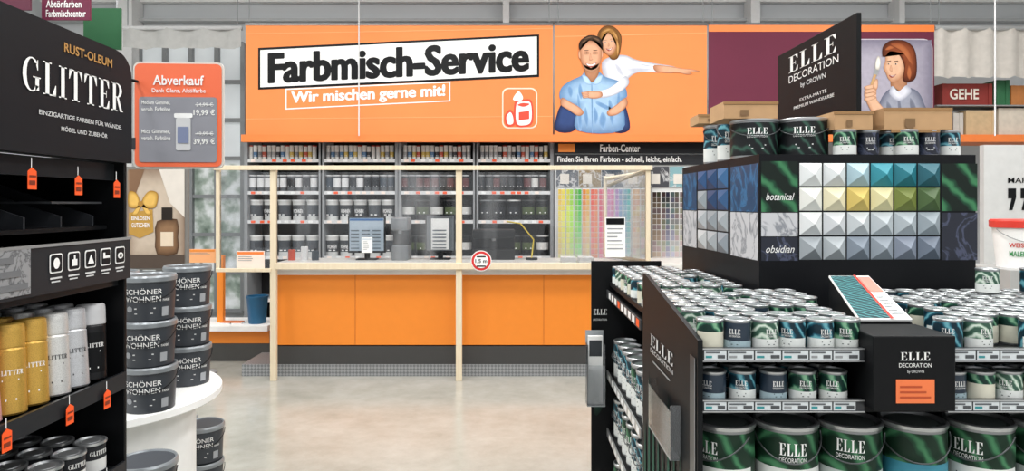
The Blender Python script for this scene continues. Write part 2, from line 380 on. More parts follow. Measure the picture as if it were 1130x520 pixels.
def b2(m,P):
    m.poly(P,[(612,40),(780,36),(780,37),(612,41)],M('#f5a56a',.7),.002)
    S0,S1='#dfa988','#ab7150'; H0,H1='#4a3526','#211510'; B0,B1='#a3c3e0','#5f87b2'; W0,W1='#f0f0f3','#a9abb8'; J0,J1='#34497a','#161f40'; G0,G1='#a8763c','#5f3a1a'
    DKc=M('#2f221e',.6); WT=M('#ece6e1',.6)
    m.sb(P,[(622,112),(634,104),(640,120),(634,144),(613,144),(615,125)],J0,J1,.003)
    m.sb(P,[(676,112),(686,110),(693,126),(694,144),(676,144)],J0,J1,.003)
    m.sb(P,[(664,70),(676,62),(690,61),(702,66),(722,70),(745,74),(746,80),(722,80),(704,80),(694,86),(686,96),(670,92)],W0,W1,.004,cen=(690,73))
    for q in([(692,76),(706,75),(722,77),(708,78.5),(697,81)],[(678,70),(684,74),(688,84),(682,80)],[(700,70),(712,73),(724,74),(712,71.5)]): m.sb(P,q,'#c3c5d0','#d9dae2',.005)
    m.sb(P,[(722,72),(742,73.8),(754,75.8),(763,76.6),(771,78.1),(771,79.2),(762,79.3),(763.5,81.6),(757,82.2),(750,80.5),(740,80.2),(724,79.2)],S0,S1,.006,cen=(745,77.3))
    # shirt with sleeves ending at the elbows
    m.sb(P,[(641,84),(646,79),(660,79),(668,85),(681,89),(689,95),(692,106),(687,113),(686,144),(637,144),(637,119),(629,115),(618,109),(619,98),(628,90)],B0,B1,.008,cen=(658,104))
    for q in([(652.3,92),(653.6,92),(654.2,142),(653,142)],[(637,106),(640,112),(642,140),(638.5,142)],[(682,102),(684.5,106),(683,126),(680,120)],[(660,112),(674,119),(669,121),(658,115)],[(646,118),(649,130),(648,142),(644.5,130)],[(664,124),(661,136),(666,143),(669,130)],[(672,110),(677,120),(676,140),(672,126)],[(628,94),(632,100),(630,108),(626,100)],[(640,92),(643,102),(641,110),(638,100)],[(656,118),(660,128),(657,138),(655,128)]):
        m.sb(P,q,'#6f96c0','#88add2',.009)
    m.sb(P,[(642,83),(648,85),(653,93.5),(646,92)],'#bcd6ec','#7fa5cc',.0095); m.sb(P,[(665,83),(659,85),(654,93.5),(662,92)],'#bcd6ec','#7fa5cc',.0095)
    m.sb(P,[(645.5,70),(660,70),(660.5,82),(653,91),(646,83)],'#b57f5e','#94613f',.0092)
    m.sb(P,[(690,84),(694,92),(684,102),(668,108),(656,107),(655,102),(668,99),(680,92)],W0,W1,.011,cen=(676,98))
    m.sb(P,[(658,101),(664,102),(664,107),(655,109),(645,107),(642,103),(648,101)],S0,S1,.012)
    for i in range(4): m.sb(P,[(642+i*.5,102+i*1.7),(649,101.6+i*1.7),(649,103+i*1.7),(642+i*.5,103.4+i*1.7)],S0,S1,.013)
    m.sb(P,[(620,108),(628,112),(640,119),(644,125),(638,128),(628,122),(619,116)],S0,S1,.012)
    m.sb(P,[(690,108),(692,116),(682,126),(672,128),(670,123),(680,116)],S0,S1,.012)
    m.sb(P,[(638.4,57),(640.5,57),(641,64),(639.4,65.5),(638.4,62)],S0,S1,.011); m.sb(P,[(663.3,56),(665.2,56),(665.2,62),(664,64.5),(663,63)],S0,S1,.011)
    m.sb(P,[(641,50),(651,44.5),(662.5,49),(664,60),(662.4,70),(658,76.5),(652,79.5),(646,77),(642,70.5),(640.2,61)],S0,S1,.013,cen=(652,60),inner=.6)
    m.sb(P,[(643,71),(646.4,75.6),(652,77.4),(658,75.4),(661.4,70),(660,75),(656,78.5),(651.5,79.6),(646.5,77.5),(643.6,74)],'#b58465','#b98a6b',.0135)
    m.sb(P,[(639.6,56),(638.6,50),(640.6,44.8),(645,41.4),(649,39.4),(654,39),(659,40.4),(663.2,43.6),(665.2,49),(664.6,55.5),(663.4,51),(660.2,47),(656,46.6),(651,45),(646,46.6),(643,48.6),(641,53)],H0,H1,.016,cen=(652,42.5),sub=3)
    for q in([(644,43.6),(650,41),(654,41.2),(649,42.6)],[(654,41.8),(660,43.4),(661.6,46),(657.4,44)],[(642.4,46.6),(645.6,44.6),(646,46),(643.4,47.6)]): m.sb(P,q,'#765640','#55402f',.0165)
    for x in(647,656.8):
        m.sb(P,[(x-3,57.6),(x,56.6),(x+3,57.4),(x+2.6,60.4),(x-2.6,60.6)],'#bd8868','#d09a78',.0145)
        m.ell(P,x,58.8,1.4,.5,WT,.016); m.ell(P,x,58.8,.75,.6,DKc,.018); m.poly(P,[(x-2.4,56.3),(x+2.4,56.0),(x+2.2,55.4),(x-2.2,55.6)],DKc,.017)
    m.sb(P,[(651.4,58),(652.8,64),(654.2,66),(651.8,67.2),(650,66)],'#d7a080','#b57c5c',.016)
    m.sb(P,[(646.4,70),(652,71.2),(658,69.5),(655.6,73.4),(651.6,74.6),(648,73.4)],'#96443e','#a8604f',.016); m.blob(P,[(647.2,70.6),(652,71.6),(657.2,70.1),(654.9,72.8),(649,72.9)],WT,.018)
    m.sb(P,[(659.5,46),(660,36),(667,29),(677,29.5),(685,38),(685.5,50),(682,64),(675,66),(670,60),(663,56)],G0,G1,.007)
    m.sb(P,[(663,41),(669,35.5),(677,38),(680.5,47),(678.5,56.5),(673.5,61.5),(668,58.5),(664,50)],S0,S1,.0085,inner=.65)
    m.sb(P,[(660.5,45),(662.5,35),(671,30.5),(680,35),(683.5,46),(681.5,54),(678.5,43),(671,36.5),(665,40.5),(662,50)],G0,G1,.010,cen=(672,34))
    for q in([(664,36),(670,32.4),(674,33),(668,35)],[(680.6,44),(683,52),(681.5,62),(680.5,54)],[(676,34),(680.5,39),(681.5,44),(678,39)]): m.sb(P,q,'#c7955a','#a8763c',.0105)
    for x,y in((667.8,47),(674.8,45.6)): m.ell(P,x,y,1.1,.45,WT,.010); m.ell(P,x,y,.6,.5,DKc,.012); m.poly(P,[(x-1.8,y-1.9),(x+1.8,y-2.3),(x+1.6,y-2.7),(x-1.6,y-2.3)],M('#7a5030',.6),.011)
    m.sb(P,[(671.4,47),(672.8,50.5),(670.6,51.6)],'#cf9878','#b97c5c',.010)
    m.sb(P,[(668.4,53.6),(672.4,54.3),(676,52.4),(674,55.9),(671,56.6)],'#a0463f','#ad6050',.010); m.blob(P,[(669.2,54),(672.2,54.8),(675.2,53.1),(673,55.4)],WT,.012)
banner('hanging_banner','orange fabric banner printed with a man carrying a woman piggyback',612,27,780,157,BW,b2)
MAR=M('#641c36',.75,noise=.1,scale=3)
def b3(m,P):
    m.rect(P,782,35,1031,27,ORB,.004)
    m.rrect(P,928,134,1029,43,10,M('#cfcad0',.5),.004); m.sb(P,[(931,47),(935,44.5),(980,44),(1023,44.5),(1027.5,48),(1028,88),(1027.5,128),(1023,132),(980,132.5),(934,132),(930.5,128),(930,88)],'#b0aab8','#7d788a',.006)
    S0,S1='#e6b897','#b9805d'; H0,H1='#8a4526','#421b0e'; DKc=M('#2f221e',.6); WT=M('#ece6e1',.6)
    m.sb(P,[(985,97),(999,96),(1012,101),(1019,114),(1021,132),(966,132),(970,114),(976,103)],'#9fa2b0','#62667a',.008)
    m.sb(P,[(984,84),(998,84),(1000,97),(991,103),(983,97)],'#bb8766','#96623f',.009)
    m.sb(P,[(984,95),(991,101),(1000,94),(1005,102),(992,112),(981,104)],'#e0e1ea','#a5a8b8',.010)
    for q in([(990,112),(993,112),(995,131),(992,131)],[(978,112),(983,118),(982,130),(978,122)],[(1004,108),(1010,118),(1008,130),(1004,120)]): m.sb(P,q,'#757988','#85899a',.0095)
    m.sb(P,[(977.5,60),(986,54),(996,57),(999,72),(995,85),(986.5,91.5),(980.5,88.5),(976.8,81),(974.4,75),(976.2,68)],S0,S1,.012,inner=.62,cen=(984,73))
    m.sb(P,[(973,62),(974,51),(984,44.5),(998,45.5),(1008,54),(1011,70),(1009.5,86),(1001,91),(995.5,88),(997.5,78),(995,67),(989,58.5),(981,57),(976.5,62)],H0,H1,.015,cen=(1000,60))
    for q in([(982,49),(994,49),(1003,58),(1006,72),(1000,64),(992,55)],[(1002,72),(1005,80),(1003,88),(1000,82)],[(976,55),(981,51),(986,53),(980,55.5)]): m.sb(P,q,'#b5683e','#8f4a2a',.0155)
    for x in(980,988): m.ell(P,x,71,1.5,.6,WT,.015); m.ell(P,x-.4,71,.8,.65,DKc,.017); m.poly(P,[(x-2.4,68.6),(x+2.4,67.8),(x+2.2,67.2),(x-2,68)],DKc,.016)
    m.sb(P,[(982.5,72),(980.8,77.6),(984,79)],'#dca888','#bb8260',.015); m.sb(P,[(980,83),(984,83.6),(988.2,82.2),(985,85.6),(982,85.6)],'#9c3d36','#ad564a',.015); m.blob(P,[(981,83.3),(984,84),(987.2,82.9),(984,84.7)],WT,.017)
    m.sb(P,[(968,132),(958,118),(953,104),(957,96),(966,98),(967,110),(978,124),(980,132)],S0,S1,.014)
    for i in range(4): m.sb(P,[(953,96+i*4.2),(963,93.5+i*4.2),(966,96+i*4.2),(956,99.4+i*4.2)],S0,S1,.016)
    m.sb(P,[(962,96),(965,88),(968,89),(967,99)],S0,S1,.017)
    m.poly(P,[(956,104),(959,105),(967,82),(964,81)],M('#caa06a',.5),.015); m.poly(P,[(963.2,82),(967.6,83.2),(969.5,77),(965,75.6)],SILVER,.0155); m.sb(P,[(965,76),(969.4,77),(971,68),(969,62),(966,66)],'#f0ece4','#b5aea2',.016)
banner('hanging_banner','maroon fabric banner with portrait of a woman holding a paintbrush',782,27,1031,150,MAR,b3)
m=MB(); m.box(XX(268,7.95),XX(1200,7.95),7.9,7.98,ZZ(157,7.95),ZZ(149,7.95),ORB); struct(m,'trim_7')
def cloth(d,x0,x1,y0,y1,N,c,label):
    m=MB(); f=pf(d); vs=[]
    for i in range(N+1):
        u=x0+(x1-x0)*i/N; vs+=[f(u,y0,.03*math.sin(i*1.3)),f(u,y1+(i%4)*.8,.03*math.sin(i*1.3))]
    m.add(vs,[(2*i,2*i+2,2*i+3,2*i+1) for i in range(N)],M(c,.85,noise=.15),True)
    m.tube([W(x0,y0,d),W(x1,y0,d)],.03,LGREY)
    for xx in(x0+5,x1-5): m.tube([W(xx,y0,d),Vector((XX(xx,d),d,ZC))],.006,GREY)
    m.done('hanging_cloth',label=label,cat='cloth')
cloth(8.05,1031,1161,31,84,24,'#c9c3bb','draped beige grey cloth hanging beside the maroon banner')
cloth(8.6,136,267,31,52,16,'#b9b9b6','rolled up grey cloth hanging high before the window')
for px,d,lo in((396,7.85,150),(1098,7.2,150)):
    MB().tube([W(px,lo,d),Vector((XX(px,d),d,ZC))],.008,LGREY,5).done('hanging_cable',label='thin pale cable hanging from the ceiling before the banners',cat='cable')
# ---------------- back shelving rack
SR=M('#8f9193',.5)
def rack(x0,x1,label):
    d=8.15; r=thing('shelf_rack',label,'shelf',Vector((XX((x0+x1)/2,d),d+.2,0)))
    for x in(x0,x1):
        MB().box(XX(x,d)-.02,XX(x,d)+.02,d-.02,d+.48,0,ZZ(150,d),SR).done('upright',r)
    MB().box(XX(x0,d),XX(x1,d),d+.44,d+.47,0,ZZ(152,d),M('#2b2b2c',.7)).done('back_panel',r)
    for y in(176,211.5,243.5,283,330,375):
        m=MB(); m.box(XX(x0,d)+.02,XX(x1,d)-.02,d,d+.44,ZZ(y,d)-.02,ZZ(y,d),SR)
        m.box(XX(x0,d)+.02,XX(x1,d)-.02,d-.015,d,ZZ(y,d)-.035,ZZ(y,d)+.005,M('#d5d6d6',.5))
        k=XX(x0,d)+.06
        while k<XX(x1,d)-.12:
            m.box(k,k+.05,d-.018,d-.015,ZZ(y,d)-.03,ZZ(y,d),random.choice([TAG,M('#ffe9dd',.5),WHITE])); k+=random.uniform(.07,.14)
        m.done('shelf',r)
    return r
rack(272,354,'metal shelf rack filled with paint buckets behind counter')
rack(356,438,'metal shelf rack with cans behind the service counter')
rack(441,524,'metal shelf rack filled with dark paint buckets')
rack(526,609,'metal shelf rack filled with dark buckets and tins')
def small_can(name,r,h,body,band,lid,text=None,tm=None,taper=1.0,z0=.25,z1=.8,label='can',cat='paint can',group=None):
    m=MB(); R0=lambda t:r*(taper+(1-taper)*t)
    m.lathe([(0,0,body),(R0(0),0,body),(R0(z0),h*z0,body),(R0(z0)+.001,h*z0,band),(R0(z1)+.001,h*z1,band),(R0(z1),h*z1,body),(r,h*.93,body),(r*1.06,h*.93,lid),(r*1.06,h,lid),(r*.9,h,lid),(r*.88,h*.985,lid),(0,h*.985,lid)],16)
    if text: m.text(text,cyl(r+.002),-r*.75,h*(z0+.15),r*.75,h*(z1-.2),tm or WHITE,.001,bold=.02)
    m.rect(cyl(r+.002),-r*.5,h*(z0+.05),r*.5,h*(z0+.1),tm or WHITE,.001)
    o=m.done(name,label=label,cat=cat,group=group); o.location=(0,-50,0); DEAD.append(o); return o
def place(protos,px0,px1,step,y,d,group,skip=None):
    x=px0
    while x<=px1:
        if not(skip and skip(x)):
            p=random.choice(protos); dup(p,Vector((XX(x,d)+random.uniform(-.003,.003),d+random.uniform(0,.02),ZZ(y,8.15))),random.uniform(-.25,.25),group=group)
        x+=step
W1=M('#e6e6e2',.45)
bot=[small_can('colourant_bottle',.024,.17,W1,M(c,.5),M(c2,.5),taper=1,z0=.2,z1=.55,label='small white colourant bottle with %s cap on top shelf'%n,cat='bottle') for c,c2,n in
 (('#5a7fa5','#e6e6e2','white'),('#c0563f','#b5402f','red'),('#cdb25c','#e3e0d5','cream'),('#d9d9d6','#c0402f','red'),('#3d3d40','#222224','black'),('#a9a9a9','#f2f2f0','white'),('#8d8f92','#eaeaea','white'))]
rowc=[small_can('paint_tin',.043,.2,M('#17181a',.4),M(c,.5),M(l,.4),label='tall %s paint tin on rack'%n) for c,l,n in(('#d0d0cc','#c9cbcc','white labelled'),('#25282e','#b5b7b9','dark'),('#303236','#8f9193','dark grey labelled'),('#5a2426','#c9cbcc','dark red labelled'))]
rowl=[small_can('paint_tin',.043,.2,M('#55585b',.4),M(c,.5),M('#dcdcdc',.4),label='tall %s paint tin with pale lid on rack'%n) for c,n in(('#26292e','dark labelled'),('#dcdcdc','white labelled'),('#37434f','grey blue'))]
bkl=[small_can('paint_bucket',.08,.25,M('#d0d0cd',.5),M(c,.5),M('#f0f0ee',.5),'WOHNEN' if i==0 else None,WHITE,taper=.9,z0=.2,z1=.75,label='%s paint bucket with white lid on rack'%n,cat='paint bucket') for i,(c,n) in enumerate((('#2c3035','white and dark grey'),('#4a4f55','white and grey')))]
bkd=[small_can('paint_bucket',.08,.25,M('#17181b',.4),M(c,.5),M(c2,.4),taper=.93,z0=.3,z1=.66,label='%s paint bucket on rack'%n,cat='paint bucket') for c,c2,n in(('#d8d8d4','#cfcfcc','black bucket, white label and lid,'),('#24272b','#8a8c8d','dark grey'),('#d0d0cc','#2a2b2d','black bucket with white label'),('#46542f','#3f4142','black and olive'),('#2b2e32','#dadad8','charcoal with pale lid'))]
dd=8.2
sk=lambda x: any(abs(x-e)<4.5 for e in(273,355,439.5,525,609))
place(bot,277,604,5.0,176,dd,'colourant bottles on the top shelf',skip=lambda x:any(abs(x-e)<4 for e in(355,439.5,525)))
place(rowl,278.5,433,8.5,211.5,dd,'tins on the second shelf',skip=sk); place(rowc,446,604,8.5,211.5,dd,'tins on the second shelf',skip=sk)
for y,g_ in((243.5,'buckets on the third shelf'),(283,'buckets on the fourth shelf')):
    for a,b in((283,350),(366.5,434)): place(bkl,a,b,15.6,y,dd+.06,g_)
    for a,b in((451,516),(536,602)): place(bkd,a,b,15.6,y,dd+.06,g_)
# ---------------- colour centre
d=8.1; f=pf(d); r=thing('colour_card_stand','wide colour chip stand with dark header and rainbow swatches','display stand',Vector((XX(690,d),d+.1,0)))
MB().box(XX(612,d),XX(800,d),d,d+.3,0,ZZ(156,d),M('#c9c9c7',.6)).done('cabinet_body',r)
m=MB(); m.rect(f,612,169.5,800,157,DK,.02,.02); m.text('Farben-Center',f,662,168,706,159.5,WHITE,.022,bold=.02); m.rect(f,616,168,634,159,OR,.022); m.done('header_sign',r)
m=MB(); m.rect(f,612,182,800,170.5,M('#2c2d30'),.02,.02); m.text('Finden Sie Ihren Farbton - schnell, leicht, einfach.',f,615,180,752,172.5,WHITE,.022,bold=.02); m.done('slogan_panel',r)
m=MB(); 
for i,c in enumerate(('#5b6067','#8a795d','#3f4a56','#a8a092','#3f3f44','#7fa7ad')):
    m.rect(f,614+i*25,207,638+i*25,184,marble(c,'#c8c8c8',4),.01,.01)
    m.rect(f,618+i*25,203,628+i*25,192,M('#d8d2c8',.6),.014)
m.done('photo_panel',r)
import colorsys
def colp(x,w,hs,nrow,y0,dy,v0,v1,s0,s1,parent=r):
    m=MB(); m.rect(f,x-.4,y0+nrow*dy+1,x+len(hs)*w,y0-1,M('#e6e6e4',.6),.01,.01)
    for i,h in enumerate(hs):
        for j in range(nrow):
            t=j/(nrow-1); rr,gg,bb=colorsys.hsv_to_rgb(h,s0+(s1-s0)*t,v0+(v1-v0)*t)
            c='#%02x%02x%02x'%(int(rr*15)*17,int(gg*15)*17,int(bb*15)*17)
            m.rect(f,x+i*w,y0+j*dy+dy*.9,x+i*w+w*.9,y0+j*dy,M(c,.6,noise=.02),.013,.004)
    m.done('swatch_column',parent)
for x,hs,v0,s0,s1 in((616,[.13,.15],.92,.7,.25),(625,[.18,.23],.85,.7,.25),(634,[.27,.33],.7,.65,.2),(643,[.08,.11],.92,.75,.3),(652,[.02,.05],.87,.7,.3),(661,[.96,.0],.82,.65,.25),(670,[.88,.92],.82,.5,.2),(679,[.8,.6],.7,.4,.15),(688,[.55,.5],.7,.35,.12)):
    colp(x,3.9,hs,13,209,6,v0,.92,s0,s1)
colp(698,4.0,[.08,.09],13,209,6,.8,.92,.3,.08)
colp(707,4.0,[.1,.12],13,209,6,.75,.92,.18,.05)
colp(720,4.6,[.06,.08],13,212,6,.25,.8,.35,.1)
colp(730,4.6,[.09,.6],13,212,6,.2,.8,.2,.06)
colp(740,4.6,[.6,.1],13,212,6,.3,.85,.12,.04)
colp(750,4.6,[.1,.1],13,212,6,.4,.85,.12,.04)
m=MB(); m.box(XX(716.5,8.0),XX(718.5,8.0),8.0,8.08,0,ZZ(184,8),DK); m.done('divider_post',r)
# ---------------- counter
d=6.32
r=thing('service_counter','long orange service counter with white top and tread plate kick','counter',Vector((XX(520,d),d+.3,0)))
x0,x1=XX(303,d),XX(830,d)
MB().box(x0,x1,d,d+.6,ZZ(381,d),ZZ(303,d),OR,.004).done('front_panel',r)
m=MB(); m.box(x0,x1,d-.005,d+.55,ZZ(402,d),ZZ(382,d),M('#3c3b3a',.6)); m.done('dark_plinth',r)
MB().box(x0-.3,x1,d-.012,d+.5,0,ZZ(402,d),platemat()).done('kick_plate',r)
MB().box(x0-.03,x1,d-.05,d+.68,ZZ(303,d),ZZ(291,d),M('#dedcd6',.4),.006).done('worktop',r)
for px in(392,505,600):
    MB().box(XX(px,d)-.002,XX(px,d)+.002,d-.003,d,ZZ(381,d),ZZ(303,d),M('#b8611c',.6)).done('panel_joint',r)
d2=6.9
r=thing('side_counter','low white side counter with orange front in passage','counter',Vector((XX(266,d2),d2+.2,0)))
xa,xb=XX(180,d2),XX(297,d2)
MB().box(xa,xb,d2,d2+.4,ZZ(379,d2),ZZ(364,d2),OR).done('front_panel',r)
MB().box(xa,xb,d2+.01,d2+.4,.0,ZZ(379,d2),M('#4a4947',.6)).done('dark_plinth',r)
MB().box(xa,xb+.02,d2-.1,d2+.42,ZZ(364,d2),ZZ(358,d2),WHITE,.004).done('worktop',r)
MB().box(XX(238,d2)-.03,XX(238,d2)+.03,d2+.1,d2+.16,ZZ(358,d2),ZZ(283,d2),OR).done('orange_post',r)
m=MB(); m.lathe([(0,0),(.085,0),(.105,.26),(.11,.26),(.11,.28),(.098,.28),(.085,.03),(0,.03)],20,mat=M('#1f5f86',.4)); 
o=m.done('waste_bin',label='blue plastic bin on the low side counter',cat='bin'); o.location=(XX(284,6.98),6.98,ZZ(358,d2))
for px in(251,262):
    m=MB(); m.box(-.06,.06,-.05,.05,0,.012,WHITE,.002); m.box(-.055,.055,-.045,.045,.012,.022,M('#d9733a')); o=m.done('paper_stack',label='small stack of papers on the side counter',cat='paper stack',group='paper stacks'); o.location=(XX(px,6.95),6.95,ZZ(358,d2))
# ---------------- wooden screen
d=6.15
r=thing('counter_screen','pine wood framed clear protective screen before the counter','screen',Vector((XX(505,d),d,0)))
SCR=r
def post(px,y0,y1,w=.065,nm='post',dd=d): 
    MB().box(XX(px,dd)-w/2,XX(px,dd)+w/2,dd-.02,dd+.025,0 if y1 is None else ZZ(y1,dd),ZZ(y0,dd),PINE,.003).done(nm,r)
post(302,183,None,.055); post(506.5,183,None,.055)
post(241,186,300,.032); post(715,183,300,.04)
MB().box(XX(238,d),XX(719,d),d-.045,d-.02,ZZ(188,d),ZZ(183,d),PINE,.003).done('top_rail',r)
MB().box(XX(306,d),XX(718,d),d-.045,d-.02,ZZ(297,d),ZZ(290,d),PINE,.003).done('bottom_rail',r)
MB().box(XX(240,d),XX(300,d),d-.04,d-.02,ZZ(300,d),ZZ(296,d),PINE,.003).done('bottom_rail',r)
for a,b,e in((306,503,289),(510,712,289),(243,299,296)):
    MB().box(XX(a,d),XX(b,d),d-.002,d+.003,ZZ(e,d),ZZ(190,d),glassmat()).done('clear_pane',r)
xr=XX(715,d)
a=Vector((XX(668,7.0),7.0,0)); b=Vector((xr,d+.04,0))
def beam(p,q,w,nm='post'):
    m=MB(); m.tube([p,q],w,PINE,4); m.done(nm,r)
zb,ztp=ZZ(290,6.32),ZZ(190,d)
beam(Vector((a.x,a.y,ztp-.03)),Vector((b.x,b.y,ztp)),.02,'side_rail'); beam(Vector((a.x,a.y,zb)),Vector((a.x,a.y,ztp)),.02)
beam(Vector((b.x,b.y+.02,zb+.02)),Vector((a.x,a.y,zb+.02)),.018,'side_rail')
m=MB(); m.add([Vector((a.x,a.y,zb)),Vector((b.x,b.y,zb)),Vector((b.x,b.y,ztp)),Vector((a.x,a.y,ztp))],[(0,1,2,3)],glassmat()); m.done('clear_pane',r)
beam(Vector((xr-.01,d+.03,ZZ(187,d))),Vector((xr-.36,d+.03,ZZ(205,d))),.015,'brace')
m=MB(); f=pf(d-.046); RD=M('#d02a2a',.5)
m.ell(f,531,288,11.5,11.5,WHITE,.002,28,.003); m.ell(f,531,288,10.6,10.6,RD,.004,28); m.ell(f,531,288,8,8,WHITE,.006,28)
m.text('1,5 m',f,524.5,291,537.5,286,BLACK,.008,bold=.02); m.rect(f,526,284,536,282.5,BLACK,.008); m.rect(f,526,294.5,536,293,BLACK,.008)
m.done('round_sticker',SCR,label='round red and white distance sticker')
def sheet(px0,py0,px1,py1,dd,hd,label,lines=6,body=WHITE):
    m=MB(); f=pf(dd); m.rect(f,px0,py1,px1,py0,body,.002,.003); h=(py1-py0)
    m.rect(f,px0+1,py0+h*.18,px1-1,py0+1,hd,.004)
    for i in range(lines):
        y=py0+h*(.27+.1*i); m.rect(f,px0+2,y+h*.03,px1-2-random.uniform(0,(px1-px0)*.4),y,GREY,.004)
    m.done('notice_sheet',label=label,cat='notice')
sheet(399,262,411,279,d-.004,M('#cfd6dd'),'white notice sheet taped to the clear screen')
sheet(668,240,690,284,d-.004,BLACK,'tall white flyer with black header on the clear screen')
sheet(207,275,238,290,6.4,OR,'orange and white sign on a stick by the passage',2,M('#ffb27a'))
sheet(261,277,292,299,d-.004,ORB,'white and orange card fixed at the passage gate',3,M('#f6e3d6'))
MB().tube([W(222,290,6.4),Vector((XX(222,6.4),6.4,0))],.012,GREY).lathe([(0,.0),(.14,0),(.14,.015),(0,.015)],16,XX(222,6.4),6.4,0,mat=GREY).done('sign_stand',label='thin grey stand carrying the orange sign',cat='sign stand')
zt=ZZ(291,6.32)
def monitor(px,w,h,dd,label,paper):
    r=thing('computer_monitor',label,'monitor',Vector((XX(px,dd),dd,zt)))
    x=XX(px,dd)
    MB().box(x-w/2,x+w/2,dd-.02,dd+.02,zt+.07,zt+.07+h,DK,.004).done('casing',r)
    m=MB(); f=fy(dd-.02); m.rect(f,x-w/2+.015,zt+.09,x+w/2-.015,zt+.055+h,M('#aab8c4' if not paper else '#5f6468',.3,emit=.15),.002)
    m.rect(f,x-w/2+.02,zt+.03+h,x+w/2-.02,zt+.05+h,M('#3d6fa8' if not paper else '#55585c'),.004)
    if paper: m.rect(f,x-w*.3,zt+.1,x+w*.28,zt+.045+h,WHITE,.003)
    for i in range(6):
        for j in range(3 if not paper else 1):
            u=x-w/2+.03+j*(w-.05)/3 if not paper else x-w*.25; m.rect(f,u,zt+.11+i*.035,u+(w*.22 if not paper else w*.45),zt+.122+i*.035,M('#6d7881'),.005)
    m.done('screen',r)
    m=MB(); m.box(x-.025,x+.025,dd,dd+.03,zt+.01,zt+.12,DK); m.box(x-.1,x+.1,dd-.06,dd+.09,zt,zt+.012,DK,.003); m.done('stand',r)
monitor(405,.37,.36,6.75,'computer monitor with light screen standing on the counter',False)
monitor(486,.3,.38,6.8,'black computer monitor showing a document on the counter',True)
def machine(px,w,h,dd,label,c):
    x=XX(px,dd); r=thing('tinting_machine',label,'paint mixing machine',Vector((x,dd,zt)))
    MB().box(x-w/2,x+w/2,dd-.12,dd+.15,zt,zt+h*.35,M(c,.4),.01).done('base_cabinet',r)
    MB().box(x-w/2,x+w/2,dd-.02,dd+.15,zt+h*.35,zt+h*.7,M('#2b2c2e',.4),.004).done('dispensing_bay',r)
    MB().box(x-w/2,x+w/2,dd-.14,dd+.15,zt+h*.7,zt+h,M(c,.35),.015).done('head_cover',r)
    m=MB(); m.lathe([(0,0),(.02,0),(.02,.05),(0,.05)],12,x,dd-.07,zt+h*.62,mat=SILVER); m.done('nozzle',r)
machine(443,.16,.42,6.78,'grey paint tinting machine on the counter','#7f8386')
machine(545,.42,.3,6.85,'large dark paint tinting machine on the counter','#2a2b2c')
m=MB(); x=XX(592,6.8)
m.tube([(x-.05,6.75,zt+.02),(x-.03,6.75,zt+.2),(x-.16,6.75,zt+.36),(x-.3,6.75,zt+.38)],.008,M('#c9b02a',.4)); m.lathe([(0,0),(.06,0),(.06,.02),(0,.02)],14,x-.05,6.75,zt,mat=DK)
m.done('mixer_hose',label='yellow flexible mixer hose on the counter',cat='hose')  # yellow line by the mixer, drawn as a hose on a dark foot
for px in(627,646):
    m=MB(); m.box(-.07,.07,-.09,.09,0,.05,WHITE,.003); o=m.done('flyer_box',label='white box of flyers on the counter top',cat='box',group='flyer boxes'); o.location=(XX(px,6.5),6.5,zt)
for px,c,h in((322,'#c84a2c',.1),(336,'#e9e9e9',.13),(348,'#2e3a44',.09)):
    m=MB(); m.lathe([(0,0),(.035,0),(.035,h),(.03,h+.005),(0,h+.005)],16,mat=M(c,.4)); m.lathe([(.0,h),(.012,h),(.012,h+.03),(0,h+.03)],10,mat=BLACK); o=m.done('small_jar',label='small jar with black cap on the counter',cat='jar'); o.location=(XX(px,6.7),6.7,zt)
# ---------------- left poster stand
d=4.9; f=pf(d); r=thing('poster_stand','upright brown and beige voucher poster with gold ribbon','poster',Vector((XX(174,d),d+.05,0)))
m=MB(); m.rect(f,138,298,207,184,M('#77736e',.5),0,.03); m.done('frame',r)
m=MB(); m.sb(f,[(141,189),(143,187),(174,187),(204,187),(204,240),(204,296),(174,296),(142,296),(141,240)],'#c2b2a0','#8a7564',.004,sub=1)
m.poly(f,[(176,187),(204,187),(204,240),(188,224)],M('#d5cdc3',.5),.006)
m.poly(f,[(143,187),(160,187),(150,215),(143,220)],M('#7a5a40',.5),.006)
m.poly(f,[(143,235),(169,231),(170,256),(155,263),(143,258)],GOLD,.008)
m.text('EINLÖSEN',f,146,243,166,238,WHITE,.01,bold=.01); m.text('GUTSCHEIN',f,146,251,166,246,WHITE,.01,bold=.01)
for q in([(155,222),(151,213),(143,212),(143,228),(154,229)],[(157,222),(165,211),(175,214),(172,229),(159,229)],[(154,226),(157,226),(152,237),(146,237)],[(157,226),(160,226),(168,236),(162,237)]): m.sb(f,q,'#dcb25f','#9a6f26',.009)
m.ell(f,156,225,3,3,M('#a87a2c',.4),.011)
m.sb(f,[(174,244),(196,242),(197,262),(196,280),(174,281),(172,262)],'#8a6a4e','#4a3424',.008,sub=2); m.rect(f,179,243,191,229,M('#2a2420',.4),.009); m.rect(f,178,272,192,256,M('#d8c6ae',.5),.010)
m.poly(f,[(142,281),(204,281),(204,296),(142,296)],M('#4a3c32',.5),.0065)
m.done('print',r)
MB().box(XX(174,d)-.03,XX(174,d)+.03,d+.03,d+.07,0,ZZ(298,d)+.1,GREY).done('pole',r)
MB().box(XX(174,d)-.2,XX(174,d)+.2,d-.1,d+.2,0,.02,GREY,.003).done('base_plate',r)
